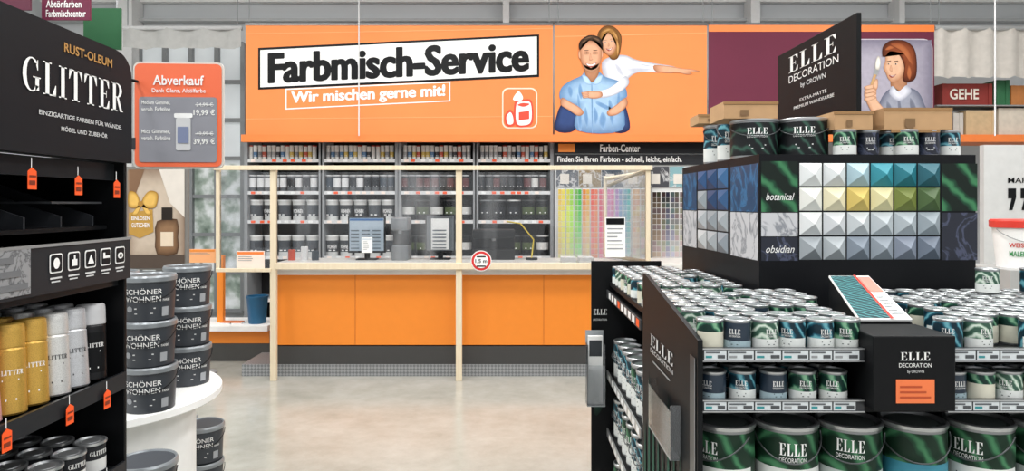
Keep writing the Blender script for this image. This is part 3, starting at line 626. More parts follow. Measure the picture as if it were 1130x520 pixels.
# ---------------- hanging dept signs top left
def hsign(x0,y0,x1,y1,d,mat,label,lines=(),skew=0):
    r=thing('hanging_sign',label,'sign',W((x0+x1)/2,y1,d)); f=pf(d)
    m=MB(); m.poly(f,[(x0,y1),(x1,y1+skew),(x1,y0),(x0,y0)],mat,0,.02); m.done('panel',r)
    for t,a,b,c,e in lines:
        m=MB(); m.text(t,f,a,e,b,c,WHITE,.003,bold=.015); m.done('lettering',r)
    for xx in(x0+4,x1-4): MB().tube([W(xx,y0,d+.01),Vector((XX(xx,d),d+.01,ZC))],.005,GREY,4).done('cable',r)
hsign(46,-14,99,22,5.2,M('#6a1c3c',.6),'purple department sign with white lettering hanging from ceiling',(('Abtönfarben',51,90,0.5,8.5),('Farbmischcenter',51,95,11,19)))
hsign(92,9,133,51,5.6,M('#1d5a34',.6,noise=.15,scale=3),'dark green department sign hanging from ceiling',skew=4)
hsign(-20,-20,33,11,5.0,M('#5a2438',.6),'maroon department sign hanging from ceiling')
# ---------------- left glitter rack
Y0,Y1=.95,1.765
r=thing('spray_paint_rack','tall black retail rack with curved header for glitter paint','shelf',Vector((-1.22,1.4,0)))
MB().box(-1.47,-1.44,Y0,Y1,0,1.75,BLACK).done('back_panel',r)
MB().box(-1.44,-1.0,Y1-.012,Y1,0,1.72,BLACK,.002).done('side_panel',r)
MB().box(-1.44,-1.0,Y0,Y0+.012,0,1.72,BLACK,.002).done('side_panel',r)
m=MB(); f=fxp(-.99); pts=[(Y0,1.705),(Y1+.005,1.705)]+[(Y1+.005-.07+.07*math.cos(math.radians(a)),1.925+.06*math.sin(math.radians(a))) for a in range(0,91,15)]+[(Y0,2.0)]
m.poly(f,pts,DK,0,.05); m.done('header_board',r)
m=MB()
m.serif('GLITTER',f,1.372,1.832,1.725,1.902,WHITE,.002,gap=.13)
m.text('RUST-OLEUM',f,1.50,1.936,1.68,1.957,M('#b98a4a',.4),.002,bold=.02)
m.text('EINZIGARTIGE FARBEN FÜR WÄNDE,',f,1.42,1.786,1.72,1.800,LGREY,.002,bold=.01); m.text('MÖBEL UND ZUBEHÖR',f,1.49,1.760,1.66,1.772,LGREY,.002,bold=.01)
m.done('header_lettering',r)
for z,x in((1.155,-1.0),(.925,-1.0),(.6,-1.0),(.15,-1.0),(1.42,-1.02),(1.69,-1.03)):
    m=MB(); m.box(-1.44,x,Y0+.012,Y1-.012,z-.02,z,BLACK); m.box(x-.004,x+.004,Y0+.012,Y1-.012,z-.03,z+.012,M('#26282b',.3)); m.done('shelf',r)
MB().box(-1.3,-1.04,Y0+.02,Y1-.02,1.535,1.545,BLACK).done('shelf',r)
for i in range(5):
    y=1.22+i*.12; m=MB(); m.poly(fy(y),[(-1.32,1.545),(-1.05,1.545),(-1.05,1.57),(-1.32,1.66)],M('#2d2f33',.35),0,.005); m.done('divider',r)
m=MB(); m.box(-1.3,-1.05,1.55,1.74,1.60,1.605,M('#3b3d40',.3)); m.done('tray_plate',r)
m=MB(); m.box(-1.0,-.99,Y0,Y1-.002,1.408,1.51,M('#2a2b2e',.35)); m.box(-.995,-.987,Y0,Y1-.002,1.508,1.514,M('#8a8a8a',.4)); m.done('info_strip',r)
m=MB(); m.rect(f,Y0,1.415,1.395,1.508,marble('#8f9092','#54565a',25),.002)
for k in range(3): m.rect(f,1.2,1.427+.027*k,1.385-.02*k,1.44+.027*k,M('#6b6d70',.5),.004)
for i in range(5):
    y=1.452+i*.06; c=y+.02
    m.rrect(f,y,1.45,y+.042,1.492,.006,WHITE,.002); m.rrect(f,y+.003,1.453,y+.039,1.489,.005,DK,.003)
    if i==0: m.ell(f,c,1.471,.01,.012,WHITE,.004)
    elif i==1: m.rect(f,c-.008,1.46,c+.01,1.475,WHITE,.004); m.rect(f,c-.002,1.475,c+.004,1.484,WHITE,.004)
    elif i==2: m.poly(f,[(c-.012,1.46),(c+.012,1.46),(c,1.482)],WHITE,.004)
    elif i==3: m.rect(f,c-.012,1.468,c+.014,1.474,WHITE,.004); m.rect(f,c-.012,1.474,c-.004,1.482,WHITE,.004)
    else: m.ell(f,c,1.47,.012,.008,WHITE,.004); m.ell(f,c,1.47,.005,.005,DK,.005)
    m.rect(f,y+.002,1.437,y+.04,1.441,LGREY,.002); m.rect(f,y+.006,1.43,y+.034,1.433,LGREY,.002)
m.done('info_print',r)
def ptag(x,y,z,w=.026,h=.045):
    m=MB(); f=fxp(x); m.poly(f,[(y-w/2,z-h),(y+w/2,z-h),(y+w/2,z-.008),(y,z),(y-w/2,z-.008)],TAG,.0,.001)
    m.rect(f,y-w*.38,z-h*.45,y+w*.38,z-h*.36,M('#7a2c10'),.001); m.rect(f,y-w*.38,z-h*.8,y+w*.3,z-h*.6,M('#7a2c10'),.001)
    m.tube([(x-.002,y,z),(x-.002,y,z+.02)],.0008,WHITE,4)
    m.done('price_tag',label='small orange price tag hanging from the black rack',cat='price tag',group='orange price tags on the rack')
for y,z in((1.40,1.675),(1.55,1.665),(1.70,1.66),(1.33,1.16),(1.52,1.152),(1.66,1.146),(1.66,.935)): ptag(-.988,y,z)
def spray(c,name,label):
    r=thing('spray_can',label,'spray can',(0,0,0),'glitter spray cans on the rack')
    g=glitter(c); 
    MB().lathe([(0,0),(.029,0),(.033,.004),(.033,.132),(.031,.137),(.028,.139)],24,mat=g).done('can_body',r)
    MB().lathe([(.0325,.137),(.033,.14),(.033,.172),(.032,.184),(.028,.188),(0,.189)],24,mat=g if c!='#1d1d1f' else M('#c8c8ca',.4,.3)).done('cap',r)
    m=MB(); k=cyl(.0332); tcx=WHITE if c in('#1d1d1f','#c9a04a') else M('#2b2b2d')
    m.strip(k,-.03,.02,.03,.118,glitter(c) if c!='#1d1d1f' else BLACK,.0002,8)
    m.serif('GLITTER',k,-.024,.082,.024,.092,tcx,.0008,gap=.13); m.rect(k,-.015,.070,.015,.073,tcx,.0008); m.rect(k,-.01,.03,.01,.034,tcx,.0008)
    m.done('label_wrap',r); return r
SPR=[spray('#d8a6a6','p','rose pink glitter spray can with matching cap'),spray('#c9a04a','g','gold glitter spray can with matching cap'),spray('#c3c4c7','s','silver glitter spray can with matching cap'),spray('#d6d6d4','w','pearl white glitter spray can with matching cap'),spray('#1d1d1f','b','black spray can with silver cap and white lettering')]
order=[0,0,0,0,1,1,3,2,4]
for i,y in enumerate([1.13,1.20,1.27,1.340,1.410,1.480,1.550,1.620,1.690]):
    for j in range(5):
        k=order[i]
        if i==3 and j>1: k=1
        lean=9 if i<8 else 5
        dup(SPR[k],(-1.045-.072*j,y+random.uniform(-.002,.002),1.162),random.uniform(.7,1.2),rx=-math.radians(random.uniform(lean-.7,lean+.7)))
for s_ in SPR: stash(s_)
r=thing('glitter_paint_tin','small black paint tin with silver rimmed lid','paint tin',(0,0,0),'small tins on the lower rack shelf')
MB().lathe([(0,0),(.034,0),(.034,.078)],20,mat=M('#2a2b2e',.4)).done('can_body',r)
MB().lathe([(.034,.078),(.037,.080),(.037,.086),(.033,.087),(.031,.082),(.022,.082),(.021,.085),(0,.085)],20,mat=SILVER).done('lid',r)
m=MB(); m.strip(cyl(.0345),-.03,.015,.03,.045,M('#d7d7d5'),0,8); m.serif('GLITTER',cyl(.0345),-.022,.055,.022,.066,WHITE,.0008); m.done('label_wrap',r)
for i in range(7):
    for j in range(4):
        dup(r,(-1.05-.082*j,1.20+.082*i,.925),random.uniform(.8,1.4))
stash(r)
# ---------------- sale sign
d=1.95; f=pf(d)
r=thing('sale_sign','rounded orange framed sale sign listing two reduced prices','sign',Vector((XX(150,d),d,ZZ(186,d))))
m=MB(); m.rrect(f,147,186,245,68,7,M('#d9d4cc',.4),0,.006); m.done('backing',r)
m=MB(); m.rrect(f,149,184,243,70,6,M('#f0714a',.45,noise=.03),.002); m.rrect(f,154,179,238,107,3,M('#8f9098',.45,noise=.2,scale=8),.004); m.done('panel',r)
m=MB()
m.text('Abverkauf',f,169,94,224,83,WHITE,.005,bold=.02)
m.text('Dank Glanz, Altölfarbe',f,168,103,226,97.5,WHITE,.005,bold=.01)
for y,a_,b_,c,e in((111,'Medium Glimmer,','versch. Farbtöne','24,99 €','19,99 €'),(143,'Mica Glimmer,','versch. Farbtöne','49,99 €','39,99 €')):
    m.text(a_,f,157,y+5,188,y,WHITE,.006,bold=.01); m.text(b_,f,157,y+12,188,y+7,WHITE,.006,bold=.01)
    m.text(c,f,216,y+7,234,y+2,WHITE,.006); m.rect(f,215,y+4.9,235,y+4.2,WHITE,.007)
    m.text(e,f,213,y+17,236,y+9.5,WHITE,.006,bold=.02)
m.rrect(f,194,166,210,130,2,M('#cfd0d2',.4),.006); m.rrect(f,192,130,212,125,1.5,M('#f5f5f5',.4),.006); m.rect(f,196,158,208,140,M('#7d87a5',.4),.008)
m.done('lettering',r)
MB().tube([W(152,90,d+.01),Vector((-1.0,1.765,ZZ(88,1.765)))],.004,BLACK).done('bracket_arm',r)
m=MB(); m.rect(f,138,165,150,152,M('#303236',.3),.003,.004); m.done('clip',r)
r.rotation_euler=(0,0,math.radians(3))
# ---------------- round table + buckets
tcx_,tcy_=-1.99,3.24
r=thing('round_display_table','white round display table with thick rim and drum pedestal','table',Vector((tcx_,tcy_,0)))
MB().lathe([(0,.66),(.555,.66),(.56,.665),(.56,.695),(.555,.70),(0,.70)],64,tcx_,tcy_,mat=M('#f1f1ef',.35)).done('table_top',r)
MB().lathe([(0,0),(.44,0),(.44,.66),(0,.66)],48,tcx_,tcy_,mat=M('#eeeeec',.45)).done('pedestal',r)
r=thing('paint_bucket','charcoal grey wall paint bucket with grey lid','paint bucket',(0,0,0),'stacked paint buckets near the round table')
BK=M('#33373d',.42); LD=M('#8b9094',.3,.4)
MB().lathe([(0,0),(.098,0),(.1,.004),(.107,.165),(.110,.166),(.110,.176)],32,mat=BK).done('tub',r)
MB().lathe([(.111,.170),(.113,.172),(.113,.188),(.109,.196),(.104,.196),(.101,.190),(0,.190,BK)],32,mat=LD).done('lid',r)
m=MB(); pts=[]
for i in range(17):
    a_=math.pi*i/16; pts.append((.112*math.cos(a_),-.02-.092*math.sin(a_),.165-.075*math.sin(a_)))
m.tube(pts,.0022,BLACK,5); m.done('handle',r)
m=MB(); k=lambda u,v,n:Vector(((.1010+.0435*v+n)*math.sin(u/.1),-(.1010+.0435*v+n)*math.cos(u/.1),v))
m.text('SCHÖNER',k,-.088,.118,.055,.145,WHITE,.0015,bold=.0); m.text('WOHNEN',k,-.088,.086,.05,.110,WHITE,.0015)
m.text('FARBE',k,.058,.086,.09,.096,WHITE,.0015); m.ell(k,-.072,.055,.013,.013,M('#8c8f93'),.0015); m.rect(k,-.05,.055,.03,.06,LGREY,.0015); m.rect(k,-.05,.034,.02,.038,LGREY,.0015)
m.rect(k,.055,.02,.085,.06,M('#9b9ea2'),.0015)
m.done('label_print',r)
bp=r
def stack(x,y,z,n,h=.197):
    for i in range(n): dup(bp,(x+random.uniform(-.004,.004),y+random.uniform(-.004,.004),z+i*h),.45+random.uniform(-.12,.12))
stack(-1.60,3.0,.70,3); stack(-1.635,3.43,.70,3); stack(-1.84,3.13,.70,3); stack(-1.89,3.5,.70,2)
stack(-1.70,3.74,0,2)
stack(-1.40,2.60,.035,3,.197)
MB().box(-1.53,-1.27,2.47,2.73,0,.034,M('#8a8a88',.6),.003).done('floor_plinth',label='low grey plinth under a stack of paint buckets',cat='plinth')
stash(bp)
# ---------------- right gondola
LEAF=leafmat('#12302a','#2f6650','#7fae8c',14); LEAF2=leafmat('#0f2a36','#235f73','#6aa9b5',14)
LEAFB=leafmat('#142e20','#234f37','#457e58',7); LEAFP=leafmat('#0b1a13','#1d4a33','#3f7d54',5); OBS=marble('#1a1e2c','#4a5068',9); BLUE=marble('#143e63','#2f6d9c',7); MARW=marble('#c9c9cc','#85888f',8)
g=thing('paint_display_gondola','black free standing paint display with shelves on all sides','shelf',Vector((1.2,2.7,0)))
GB=M('#121315',.5)
XA,XB=.5,1.95
MB().box(XA+.28,XB,2.62,3.55,0,1.17,GB).done('core',g)
MB().box(XA+.01,XB,1.86,2.62,1.172,1.192,GB).done('top_tray',g)
MB().box(XA+.01,XB,2.62,3.55,1.172,1.192,GB).done('side_ledge',g)
for z in(1.03,.75,.30): MB().box(XA+.01,XB,1.86,2.19,z,z+.02,GB).done('shelf',g)
MB().box(XA+.01,XB,1.88,2.62,0,.1,GB).done('plinth',g)
MB().box(XA+.01,XB,2.2,2.22,.1,1.17,GB).done('shelf_back',g)
m=MB(); f=fxm(XA)
m.poly(f,[(-1.83,0),(-1.83,1.232),(-2.55,1.335),(-2.6,1.335),(-2.6,0)],M('#131517',.5),.0,.014); m.done('cheek_panel',g)
m=MB()
m.serif('ELLE',f,-2.44,1.095,-2.10,1.135,LGREY,.003); m.text('DECORATION',f,-2.44,1.07,-2.10,1.085,LGREY,.003)
m.rect(f,-2.40,1.04,-2.14,1.046,GREY,.003)
for kk in range(9):
    a_=-2.55+kk*.075; h_=.25+.2*((kk*7)%4)/3
    m.sb(f,[(a_,.25),(a_+.03,.45+h_*.3),(a_+.015,.55+h_),(a_-.015,.45+h_*.3)],'#2b5546','#152420',.003)
for (u0,v0,u1,v1) in((-1.90,.2,-1.855,1.18),(-1.855,.2,-1.845,1.18)): m.rect(f,u0,v0,u1,v1,M('#30363a' if u0<-1.89 else '#6a7074',.3),.003)
m.done('cheek_print',g)
# clear brochure pocket on the cheek
m=MB(); m.box(XA-.03,XA-.027,2.02,2.34,.84,.98,glassmat()); m.box(XA-.03,XA-.0,2.02,2.34,.836,.84,M('#9fa5a8',.2)); m.box(XA-.03,XA,2.017,2.02,.84,1.0,glassmat()); m.box(XA-.03,XA,2.34,2.343,.84,1.0,glassmat()); m.done('brochure_pocket',g)
def rail(x0,x1,z0,z1,y=1.855):
    m=MB(); m.box(x0,x1,y-.012,y+.005,z0,z1,M('#3a3c3f',.3,.3)); m.box(x0,x1,y-.016,y-.012,z1-.003,z1,SILVER); m.box(x0,x1,y-.016,y-.012,z0,z0+.003,SILVER)
    f=fy(y-.0125); x=x0+.006
    while x<x1-.06:
        w=random.choice([.06,.07]); m.rect(f,x,z0+.005,x+w,z1-.005,M('#cfd5d8',.5),.001)
        m.rect(f,x+.004,z1-.013,x+w*.7,z1-.009,M('#55595d'),.002); m.rect(f,x+.004,z0+.01,x+w*.35,z0+.016,M('#2e8a8f') if random.random()<.5 else GREY,.002); m.rect(f,x+w*.6,z0+.009,x+w-.004,z0+.018,M('#4a4d50'),.002)
        x+=w+.004
    m.done('price_rail',g)
rail(.515,.955,1.172,1.208); rail(1.18,1.95,1.172,1.208); rail(.515,.955,1.035,1.068); rail(1.18,1.95,1.035,1.068)
m=MB(); m.box(.415,.78,3.55,3.57,0,1.30,GB); m.done('end_panel',g)
f=fy(3.55); m=MB(); m.serif('ELLE',f,.425,1.02,.495,1.05,WHITE,.002); m.text('DECORATION',f,.425,.99,.495,1.0,WHITE,.002); m.sb(f,[(.43,.5),(.49,.6),(.47,.9),(.43,.8)],'#2f4a3f','#1c2a24',.002)
m.done('end_print',g)
for z in(1.14,.72,.42,.1):
    m=MB(); m.box(XA,XA+.28,2.62,3.545,z-.02,z,GB); m.box(XA-.006,XA+.0,2.62,3.545,z-.028,z+.012,SILVER if z<1 else M('#3a3c3f'))
    f=fxm(XA-.006)
    for i in range(9): m.rect(f,-2.70-i*.095,z-.022,-2.64-i*.095,z+.008,random.choice([WHITE,TAG,WHITE]) if z>1 else WHITE,.001)
    m.done('side_shelf',g)
m=MB(); m.box(.957,1.176,1.80,1.98,1.05,1.25,GB,.004); m.done('holder_box',g)
f=fy(1.80); m=MB()
m.serif('ELLE',f,1.028,1.185,1.106,1.207,WHITE,.002); m.text('DECORATION',f,1.024,1.167,1.11,1.178,WHITE,.002); m.text('by CROWN',f,1.046,1.150,1.09,1.160,LGREY,.002)
m.rect(f,1.016,1.072,1.118,1.135,M('#ee7a45',.5),.002)
for i in range(3): m.rect(f,1.026,1.085+.014*i,1.108-.012*i,1.090+.014*i,M('#b84a22'),.003)
m.done('holder_print',g)
bl,br,tr,tl=Vector((1.015,1.99,1.262)),Vector((1.172,1.99,1.262)),Vector((1.238,2.36,1.35)),Vector((1.10,2.36,1.35))
fr=lambda u,v,n:(bl*(1-u)+br*u)*(1-v)+(tl*(1-u)+tr*u)*v+Vector((0,-.23,.97))*n
bro=thing('brochure','open paint brochure with teal leaf photo on sloped holder','brochure',Vector((1.12,2.15,1.25)))
m=MB(); m.rect(fr,0,0,1,1,WHITE,0,.006); m.done('pages',bro)
m=MB(); m.rect(fr,.02,.02,.6,.98,leafmat('#0c3038','#1c5f68','#6aa9a8',22),.002)
for i in range(6): m.rect(fr,.7,.10+i*.07,.93-.04*(i%3),.125+i*.07,M('#9da3a6'),.002)
m.rect(fr,.68,.58,.97,.96,M('#d98a7c'),.002); m.poly(fr,[(.6,0),(.66,0),(.66,1),(.60,1)],M('#c8382c'),.003); m.done('print',bro)
dn=Vector((0,0,.012))
m=MB(); m.add([bl-dn,br-dn,tr-dn,tl-dn]+[Vector((p.x,p.y,1.193)) for p in (bl,br,tr,tl)],[(0,1,2,3),(4,5,6,7),(0,1,5,4),(1,2,6,5),(2,3,7,6),(3,0,4,7)],GB); m.done('brochure_holder',g)
def tin(r_,h,lm,label,text=True,white=0,handle=False,grp='small paint tins on the display',name='paint_tin',lidc='#7d8885',ty=.55,wm='#dfe2df'):
    r=thing(name,label,'paint tin' if not handle else 'paint can',(0,0,0),grp)
    MB().lathe([(0,.002),(r_*.96,0),(r_*.98,.003),(r_*.98,h*.93)],28,mat=M('#9a9c9e',.35,.7)).done('can_body',r)
    LM=M(lidc,.35,.3)
    MB().lathe([(r_*.98,h*.93),(r_*1.02,h*.94),(r_*1.03,h*.985),(r_*.98,h),(r_*.93,h),(r_*.88,h*.94),(r_*.74,h*.94,LM),(r_*.72,h*.97,LM),(0,h*.97,LM)],28,mat=SILVER).done('lid',r)
    m=MB(); R1=r_*.99; k=cyl(R1)
    m.lathe([(R1,h*.06,lm),(R1,h*.9,lm)],28)
    if white: m.strip(k,-R1*1.6,h*.06,R1*1.6,h*white,M(wm,.5),.0006,14)
    if text:
        y0,y1=(h*ty,h*(ty+.16))
        m.serif('ELLE',k,-R1*.42,y0,R1*.42,y1,WHITE,.0012); m.text('DECORATION',k,-R1*.42,y0-h*.09,R1*.42,y0-h*.03,WHITE,.0012)
        c=M('#3d4a48',.5) if white else LGREY
        m.rect(k,-R1*.35,h*.3,R1*.35,h*.33,c,.0012); m.rect(k,-R1*.25,h*.22,R1*.25,h*.245,c,.0012)
    m.done('label_wrap',r)
    if handle:
        pts=[(r_*1.04*math.cos(math.pi*i/16),-.01-(r_*1.0)*math.sin(math.pi*i/16),h*.86-h*.33*math.sin(math.pi*i/16)) for i in range(17)]
        m=MB(); m.tube(pts,.0022,M('#5a5d5f',.3,.5),6); m.done('handle',r)
    return r
T=[tin(.0365,.088,LEAF,'small dark green leaf patterned paint tin with silver lid',white=.38),
   tin(.0365,.088,LEAF2,'small teal leaf patterned paint tin with silver lid',white=0,lidc='#667373'),
   tin(.0365,.088,M('#22303f',.4),'small dark blue paint tin with silver lid',white=.34,wm='#9fb5bd',lidc='#6b7475'),
   tin(.0365,.088,leafmat('#3a5a4c','#8fae98','#d3ddd2',20),'small pale green botanical paint tin with silver lid',white=.4),
   tin(.0365,.088,LEAF,'small green paint tin with cream label and silver lid',text=False,white=.62,wm='#d5d2c0',lidc='#98a19d'),
   tin(.0365,.088,LEAF2,'small teal paint tin with pale label and silver lid',white=.42,wm='#dfe3e0')]
def tinat(x,y,z):
    dup(random.choice(T),(x+random.uniform(-.0012,.0012),y+random.uniform(-.005,.005),z),random.uniform(-.9,.3))
zt1=1.1925
for i in range(7):
    for j in range(8):
        x=.553+i*.0766; y=1.905+j*.088
        if i==6 and j<5: continue
        if random.random()<.06 and j>0: continue
        tinat(x,y,zt1)
for i in range(9):
    for j in range(8):
        x=1.225+i*.0795; y=1.905+j*.088
        if x<1.30 and j>=1: continue
        sec=(i>4 and j>=6 and random.random()<.4)
        if not sec and random.random()<.07: continue
        tinat(x,y,zt1)
        if sec: tinat(x,y,zt1+.0885)
for i in range(5):
    for j in range(10):
        x=.548+i*.08
        if random.random()<.08: continue
        tinat(x,2.68+j*.086,zt1)
for i in range(5): 
    for j in range(2): tinat(.56+i*.084,1.90+.085*j,1.0505)
for i in range(9):
    for j in range(2): tinat(1.225+i*.08,1.90+.085*j,1.0505)
BC=[tin(.088,.21,LEAFB,'large dark green leaf patterned paint can with wire handle',handle=True,grp='large paint cans on the bottom shelf',name='paint_can',white=.40,wm='#b9c2bf',ty=.66),
    tin(.088,.21,LEAFB,'large green paint can with white lower label and wire handle',handle=True,ty=.62,white=.44,grp='large paint cans on the bottom shelf',name='paint_can'),
    tin(.088,.21,LEAFB,'large green paint can with teal lower label',text=False,white=.5,wm='#3a8aa0',handle=True,grp='large paint cans on the bottom shelf',name='paint_can')]
for i,x in enumerate((.612,.793,.975,1.16,1.352,1.54,1.73)):
    dup(BC[(1,1,0,2,1,0,2)[i]],(x,1.97,.77),(-.9,-.15,-.40,-.3,-.9,-.5,-.5)[i])
MC=tin(.058,.19,LEAF2,'medium teal and green paint can on the side shelf',white=.4,handle=True,grp='medium paint cans on the side shelves',name='paint_can')
MC2=tin(.058,.19,LEAFB,'medium dark green paint can on the side shelf',white=.45,handle=True,grp='medium paint cans on the side shelves',name='paint_can')
for z in(.72,.42,.1):
    for j in range(7):
        dup(random.choice((MC,MC2)),(XA+.075,2.70+j*.124,z),-1.2+random.uniform(-.2,.2))
stash(MC2)
# ---- tile display box
bx=thing('colour_tile_display','large black display box with coloured pyramid paint sample tiles','display',Vector((.946,2.6,1.193)))
BX0,BX1,BY0,BY1,BZ0,BZ1=.946,1.80,2.6,3.6,1.193,1.79
MB().box(BX0,BX1,BY0,BY1,BZ0,BZ1,M('#141518',.4)).done('box_body',bx)
f=fy(BY0)
PXf=lambda px:XX(px,2.6); PZf=lambda py:ZZ(py,2.6)
def panel(f,a,b,c,d,mat,txt=None,tb=None):
    m=MB(); m.rect(f,a,b,c,d,mat,.001)
    if txt: m.text(txt,f,*tb,WHITE,.003,shear=.35)
    m.done('image_panel',bx)
panel(f,PXf(840),PZf(234),PXf(881),PZf(178),LEAFP,'botanical',(PXf(845),PZf(221),PXf(877),PZf(213)))
panel(f,PXf(840),PZf(261),PXf(881),PZf(235),MARW); panel(f,PXf(840),PZf(288),PXf(881),PZf(262),OBS,'obsidian',(PXf(845),PZf(279),PXf(877),PZf(271)))
panel(f,PXf(1045),PZf(233),PXf(1086),PZf(180),LEAFP); panel(f,PXf(1045),PZf(288),PXf(1086),PZf(235),OBS)
def pyr(f,u0,v0,u1,v1,c,h,parent):
    m=MB(); a=[f(u0,v0,.001),f(u1,v0,.001),f(u1,v1,.001),f(u0,v1,.001),f((u0+u1)/2,(v0+v1)/2,h)]
    m.add(a,[(0,1,4),(1,2,4),(2,3,4),(3,0,4)],M(c,.5,noise=.03)); m.done('colour_tile',parent)
G=[['#e3e6e6','#d6dadb','#a5c0ca','#2d8a99','#1b7381','#1b5c6a'],['#e9e9e2','#e9e1bf','#d9c06a','#e3dbaa','#75813a','#486236'],['#e4e6e6','#d6d9dc','#cdd3d6','#c0c8cd','#b5bec4','#9aa5ad'],['#a0a7ac','#b5bcc0','#8a95a2','#98a2ac','#8790a0','#6d7888']]
for j in range(4):
    for i in range(6):
        u0=PXf(883+i*26.9); v1=PZf(180+j*27.2); s_=.0875
        pyr(f,u0,v1-.088,u0+s_,v1,G[j][i],.036,bx)
f=fxm(BX0)
B=[['#1f4a78','#173f6a','#2f5f8c'],['#8d969c','#173a62','#27527e'],['#a9afb3','#8d959b','#9fa6ab'],['#b9bcbd','#a1a7ab','#8a929a']]
for j in range(4):
    for i in range(3):
        u0=-3.34+i*.14; v1=PZf(180+j*27.2)
        pyr(f,u0,v1-.088,u0+.13,v1,B[j][i],.022,bx)
panel(f,-3.58,PZf(288),-3.36,PZf(235),MARW); panel(f,-3.58,PZf(234),-3.36,PZf(180),BLUE)
panel(f,-2.90,PZf(234),-2.61,PZf(180),BLUE); panel(f,-2.90,PZf(288),-2.61,PZf(235),MARW)
bx.rotation_euler=(0,0,math.radians(2.5))
zt2=1.79
CB=M('#b8936b',.85,noise=.15)
def box_card(px0,py0,px1,d,dep,z,label='open brown cardboard tray stacked on the display box'):
    m=MB(); x0,x1=XX(px0,d),XX(px1,d); z1,z0=ZZ(py0,d),z
    m.box(x0,x1,d,d+dep,z0,z1,CB); m.box(x0-.003,x1+.003,d-.003,d+.002,z1-.012,z1,M('#96724a',.85)); m.rect(fy(d-.002),x0+(x1-x0)*.3,z0+.01,x0+(x1-x0)*.45,z0+(z1-z0)*.5,M('#7a5c3a'),.003)
    m.box((x0+x1)/2-.02,(x0+x1)/2+.02,d-.001,d+dep+.001,z1-.001,z1+.001,M('#a58358',.5)); m.done('cardboard_box',label=label,cat='box',group='cardboard boxes on the display top')
TB=[tin(.043,.105,LEAF,'dark green paint tin with silver lid on display top',white=.4,grp='paint tins on top of the display',name='paint_tin'),tin(.043,.105,OBS,'dark marbled paint tin on display top',grp='paint tins on top of the display',name='paint_tin'),tin(.043,.105,LEAF2,'teal paint tin with white label on display top',white=.4,grp='paint tins on top of the display',name='paint_tin')]
BT=tin(.098,.16,leafmat('#121518','#1f2f2b','#35564a',9),'large black paint can with silver rim on display top',handle=True,grp='paint cans on top of the display',name='paint_can',ty=.6)
dup(BT,(XX(832,2.87),2.87,zt2),-.2); dup(BT,(XX(886,2.83),2.83,zt2),-.35)
dup(MC,(XX(790,3.3),3.3,zt2),-.2); dup(MC,(XX(815,3.5),3.5,zt2),-.2); dup(MC,(XX(806,3.12),3.12,zt2),-.3)
box_card(799,112,858,2.79,.2,zt2+.161)
box_card(771,126,803,3.22,.16,zt2+.191)
for i,(px,dd_) in enumerate(((932,2.72),(957,2.75),(982,2.78),(934,2.85),(960,2.88),(992,2.95),(1000,2.72),(1024,2.74),(1046,2.76),(1020,2.9),(1044,2.92))):
    dup(TB[i%3],(XX(px,dd_),dd_,zt2),-.3+random.uniform(-.2,.2))
box_card(921,123,963,2.7,.2,zt2+.106); box_card(984,143,1036,2.7,.2,zt2+.106,'small brown cardboard carton on tins atop the display'); box_card(976,119,1050,2.7,.2,ZZ(142.8,2.7),'wide brown cardboard tray on top of display')
r=thing('topper_sign','black double sided brand sign standing on the display box','sign',Vector((1.43,3.16,zt2)))
XS=1.395
MB().box(XS,XS+.02,2.75,3.57,1.955,2.375,M('#101113',.5),.003).done('board',r)
for y in(2.95,3.4): MB().box(XS+.004,XS+.016,y-.012,y+.012,zt2,1.957,GB).done('leg',r)
f=fxm(XS); m=MB()
m.serif('ELLE',f,-3.42,2.255,-2.92,2.335,WHITE,.002,gap=.13); m.text('DECORATION',f,-3.42,2.205,-2.90,2.24,WHITE,.002); m.text('by CROWN',f,-3.28,2.155,-3.02,2.185,LGREY,.002,bold=.01)
m.text('EXTRA-MATTE',f,-3.29,2.095,-3.01,2.110,WHITE,.002); m.text('PREMIUM WANDFARBE',f,-3.36,2.065,-2.94,2.080,WHITE,.002)
m.done('lettering',r)
for t_ in T+BC+[MC,BT]+TB: stash(t_)
m=MB(); GL_=glassmat()
m.box(.372,.462,3.36,3.364,.60,.80,GL_); m.box(.372,.376,3.364,3.44,.60,.90,GL_); m.box(.458,.462,3.364,3.44,.60,.90,GL_); m.box(.372,.462,3.44,3.444,.60,.96,M('#9fa5a8',.2)); m.box(.372,.462,3.36,3.44,.596,.60,M('#9fa5a8',.2)); m.box(.40,.43,3.444,3.55,.72,.76,GREY); m.done('leaflet_holder',g)
m=MB(); m.box(.38,.452,3.385,3.41,.601,.94,WHITE); m.rect(fy(3.385),.385,.84,.447,.92,M('#33373c'),.001); m.done('leaflet',label='white leaflets in a clear holder on the display end',cat='leaflet')
# ---------------- right background
d=6.2; f=pf(d)
r=thing('partition_wall_board','white promotional partition board with black arrow marks','sign board',Vector((XX(1120,d),d,0)))
MB().box(XX(1086,d),XX(1230,d),d,d+.06,0,ZZ(160,d),M('#cfcfcd',.6)).done('board',r)
m=MB(); m.text('MARKEN',f,1112,202,1154,196,BLACK,.004,bold=.01)
for x in(1112,1126,1140): m.poly(f,[(x,208),(x+9,208),(x+9,218),(x+5,232),(x+1,232),(x+4,219),(x,219)],BLACK,.004)
m.done('lettering',r)
d=4.6; x=XX(1124,d); zb=ZZ(295,d)
MB().box(x-.2,x+.6,d-.2,d+.3,0,zb,M('#a9a9a7',.5),.005).done('low_cabinet',label='plain white low cabinet behind the paint display',cat='cabinet')
r=thing('paint_bucket','white paint bucket with red lid on white cabinet','paint bucket',Vector((x,d,zb)))
MB().lathe([(0,0),(.125,0),(.152,.28),(.155,.28)],28,x,d,zb,mat=WHITE).done('tub',r)
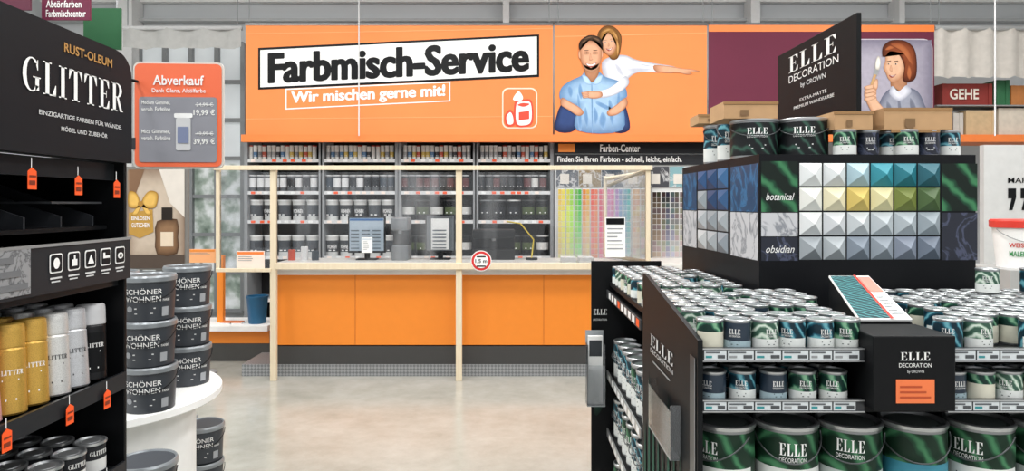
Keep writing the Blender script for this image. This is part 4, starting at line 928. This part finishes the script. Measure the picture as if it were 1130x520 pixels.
MB().lathe([(.156,.268),(.166,.27),(.168,.315),(.158,.325),(0,.32)],28,x,d,zb,mat=M('#d23a2e',.4)).done('lid',r)
m=MB(); k=lambda u,v,n:Vector((x+(.129+.0964*(v-zb)+n)*math.sin(u/.15),d-(.129+.0964*(v-zb)+n)*math.cos(u/.15),v))
m.text('MALER',k,-.15,zb+.08,-.05,zb+.115,M('#2f8a4a'),.003,bold=.02); m.text('WEISS',k,-.15,zb+.14,-.05,zb+.17,M('#c83a2e'),.003,bold=.02); m.done('label_print',r)
pts=[(x+.158*math.cos(math.pi*i/16),d-.01-.15*math.sin(math.pi*i/16),zb+.26-.09*math.sin(math.pi*i/16)) for i in range(17)]
MB().tube(pts,.003,GREY,5).done('handle',r)
d=8.2; f=pf(d)
r=thing('high_shelf','orange edged high shelf carrying crates and cartons','shelf',Vector((XX(1100,d),d+.3,0)))
MB().box(XX(1034,d),XX(1220,d),d,d+.5,ZZ(157,d),ZZ(150,d),ORB).done('shelf_board',r)
MB().box(XX(1034,d),XX(1220,d),d,d+.5,ZZ(117,d),ZZ(115.7,d),SR).done('shelf_board',r)
for px in(1036,1215): MB().box(XX(px,d)-.03,XX(px,d)+.03,d+.44,d+.5,0,ZZ(84,d),SR).done('upright',r)
def crate(px0,py0,px1,py1,c,label,txt=None,d=8.22,n=4):
    m=MB(); x0,x1,z0,z1=XX(px0,d),XX(px1,d),ZZ(py1,8.2)+.002,ZZ(py0,8.2)
    for i in range(n):
        a=z0+(z1-z0)*i/n; m.box(x0,x1,d,d+.3,a,a+(z1-z0)/n-(.01 if n>1 else 0),M(c,.7,noise=.2))
    m.box(x0-.005,x0+.04,d-.01,d+.31,z0,z1,M(c,.7)); m.box(x1-.04,x1+.005,d-.01,d+.31,z0,z1,M(c,.7))
    if txt: m.text(txt,pf(d-.012),px0+8,py1-6,px1-14,py0+6,M('#eadfd2'),.002,bold=.02)
    m.done('crate',label=label,cat='crate')
crate(1040,92,1094,115.7,'#8a2f28','dark red box with pale lettering on high shelf','GEHE',n=1)
crate(1040,119,1050,150,'#a87a4a','narrow brown carton on the high orange edged shelf',None,8.26,1)
crate(1052,124,1062,150,'#c9c5bd','narrow pale carton on the high orange edged shelf',None,8.26,1)
crate(1066,121,1098,150,'#cfb48c','light brown carton on the high orange edged shelf',None,8.26,1)
crate(1102,118.5,1150,150,'#d9d0c0','pale carton on the high orange edged shelf',None,8.26,1)
crate(1100,88,1113,115.7,'#2f6a45','green carton on the high shelf',n=1)
crate(1116,94,1150,115.7,'#b8763f','orange brown carton on the high shelf',n=1)
# camera
cam=bpy.data.cameras.new('Camera'); co=bpy.data.objects.new('Camera',cam); col.objects.link(co)
co.location=(0,0,H); co.rotation_euler=(math.radians(90),0,0)
cam.sensor_width=36; cam.lens=36*F/1130; cam.shift_y=-35/1130; cam.clip_start=.05
sc.camera=co
for o in DEAD: bpy.data.objects.remove(o)
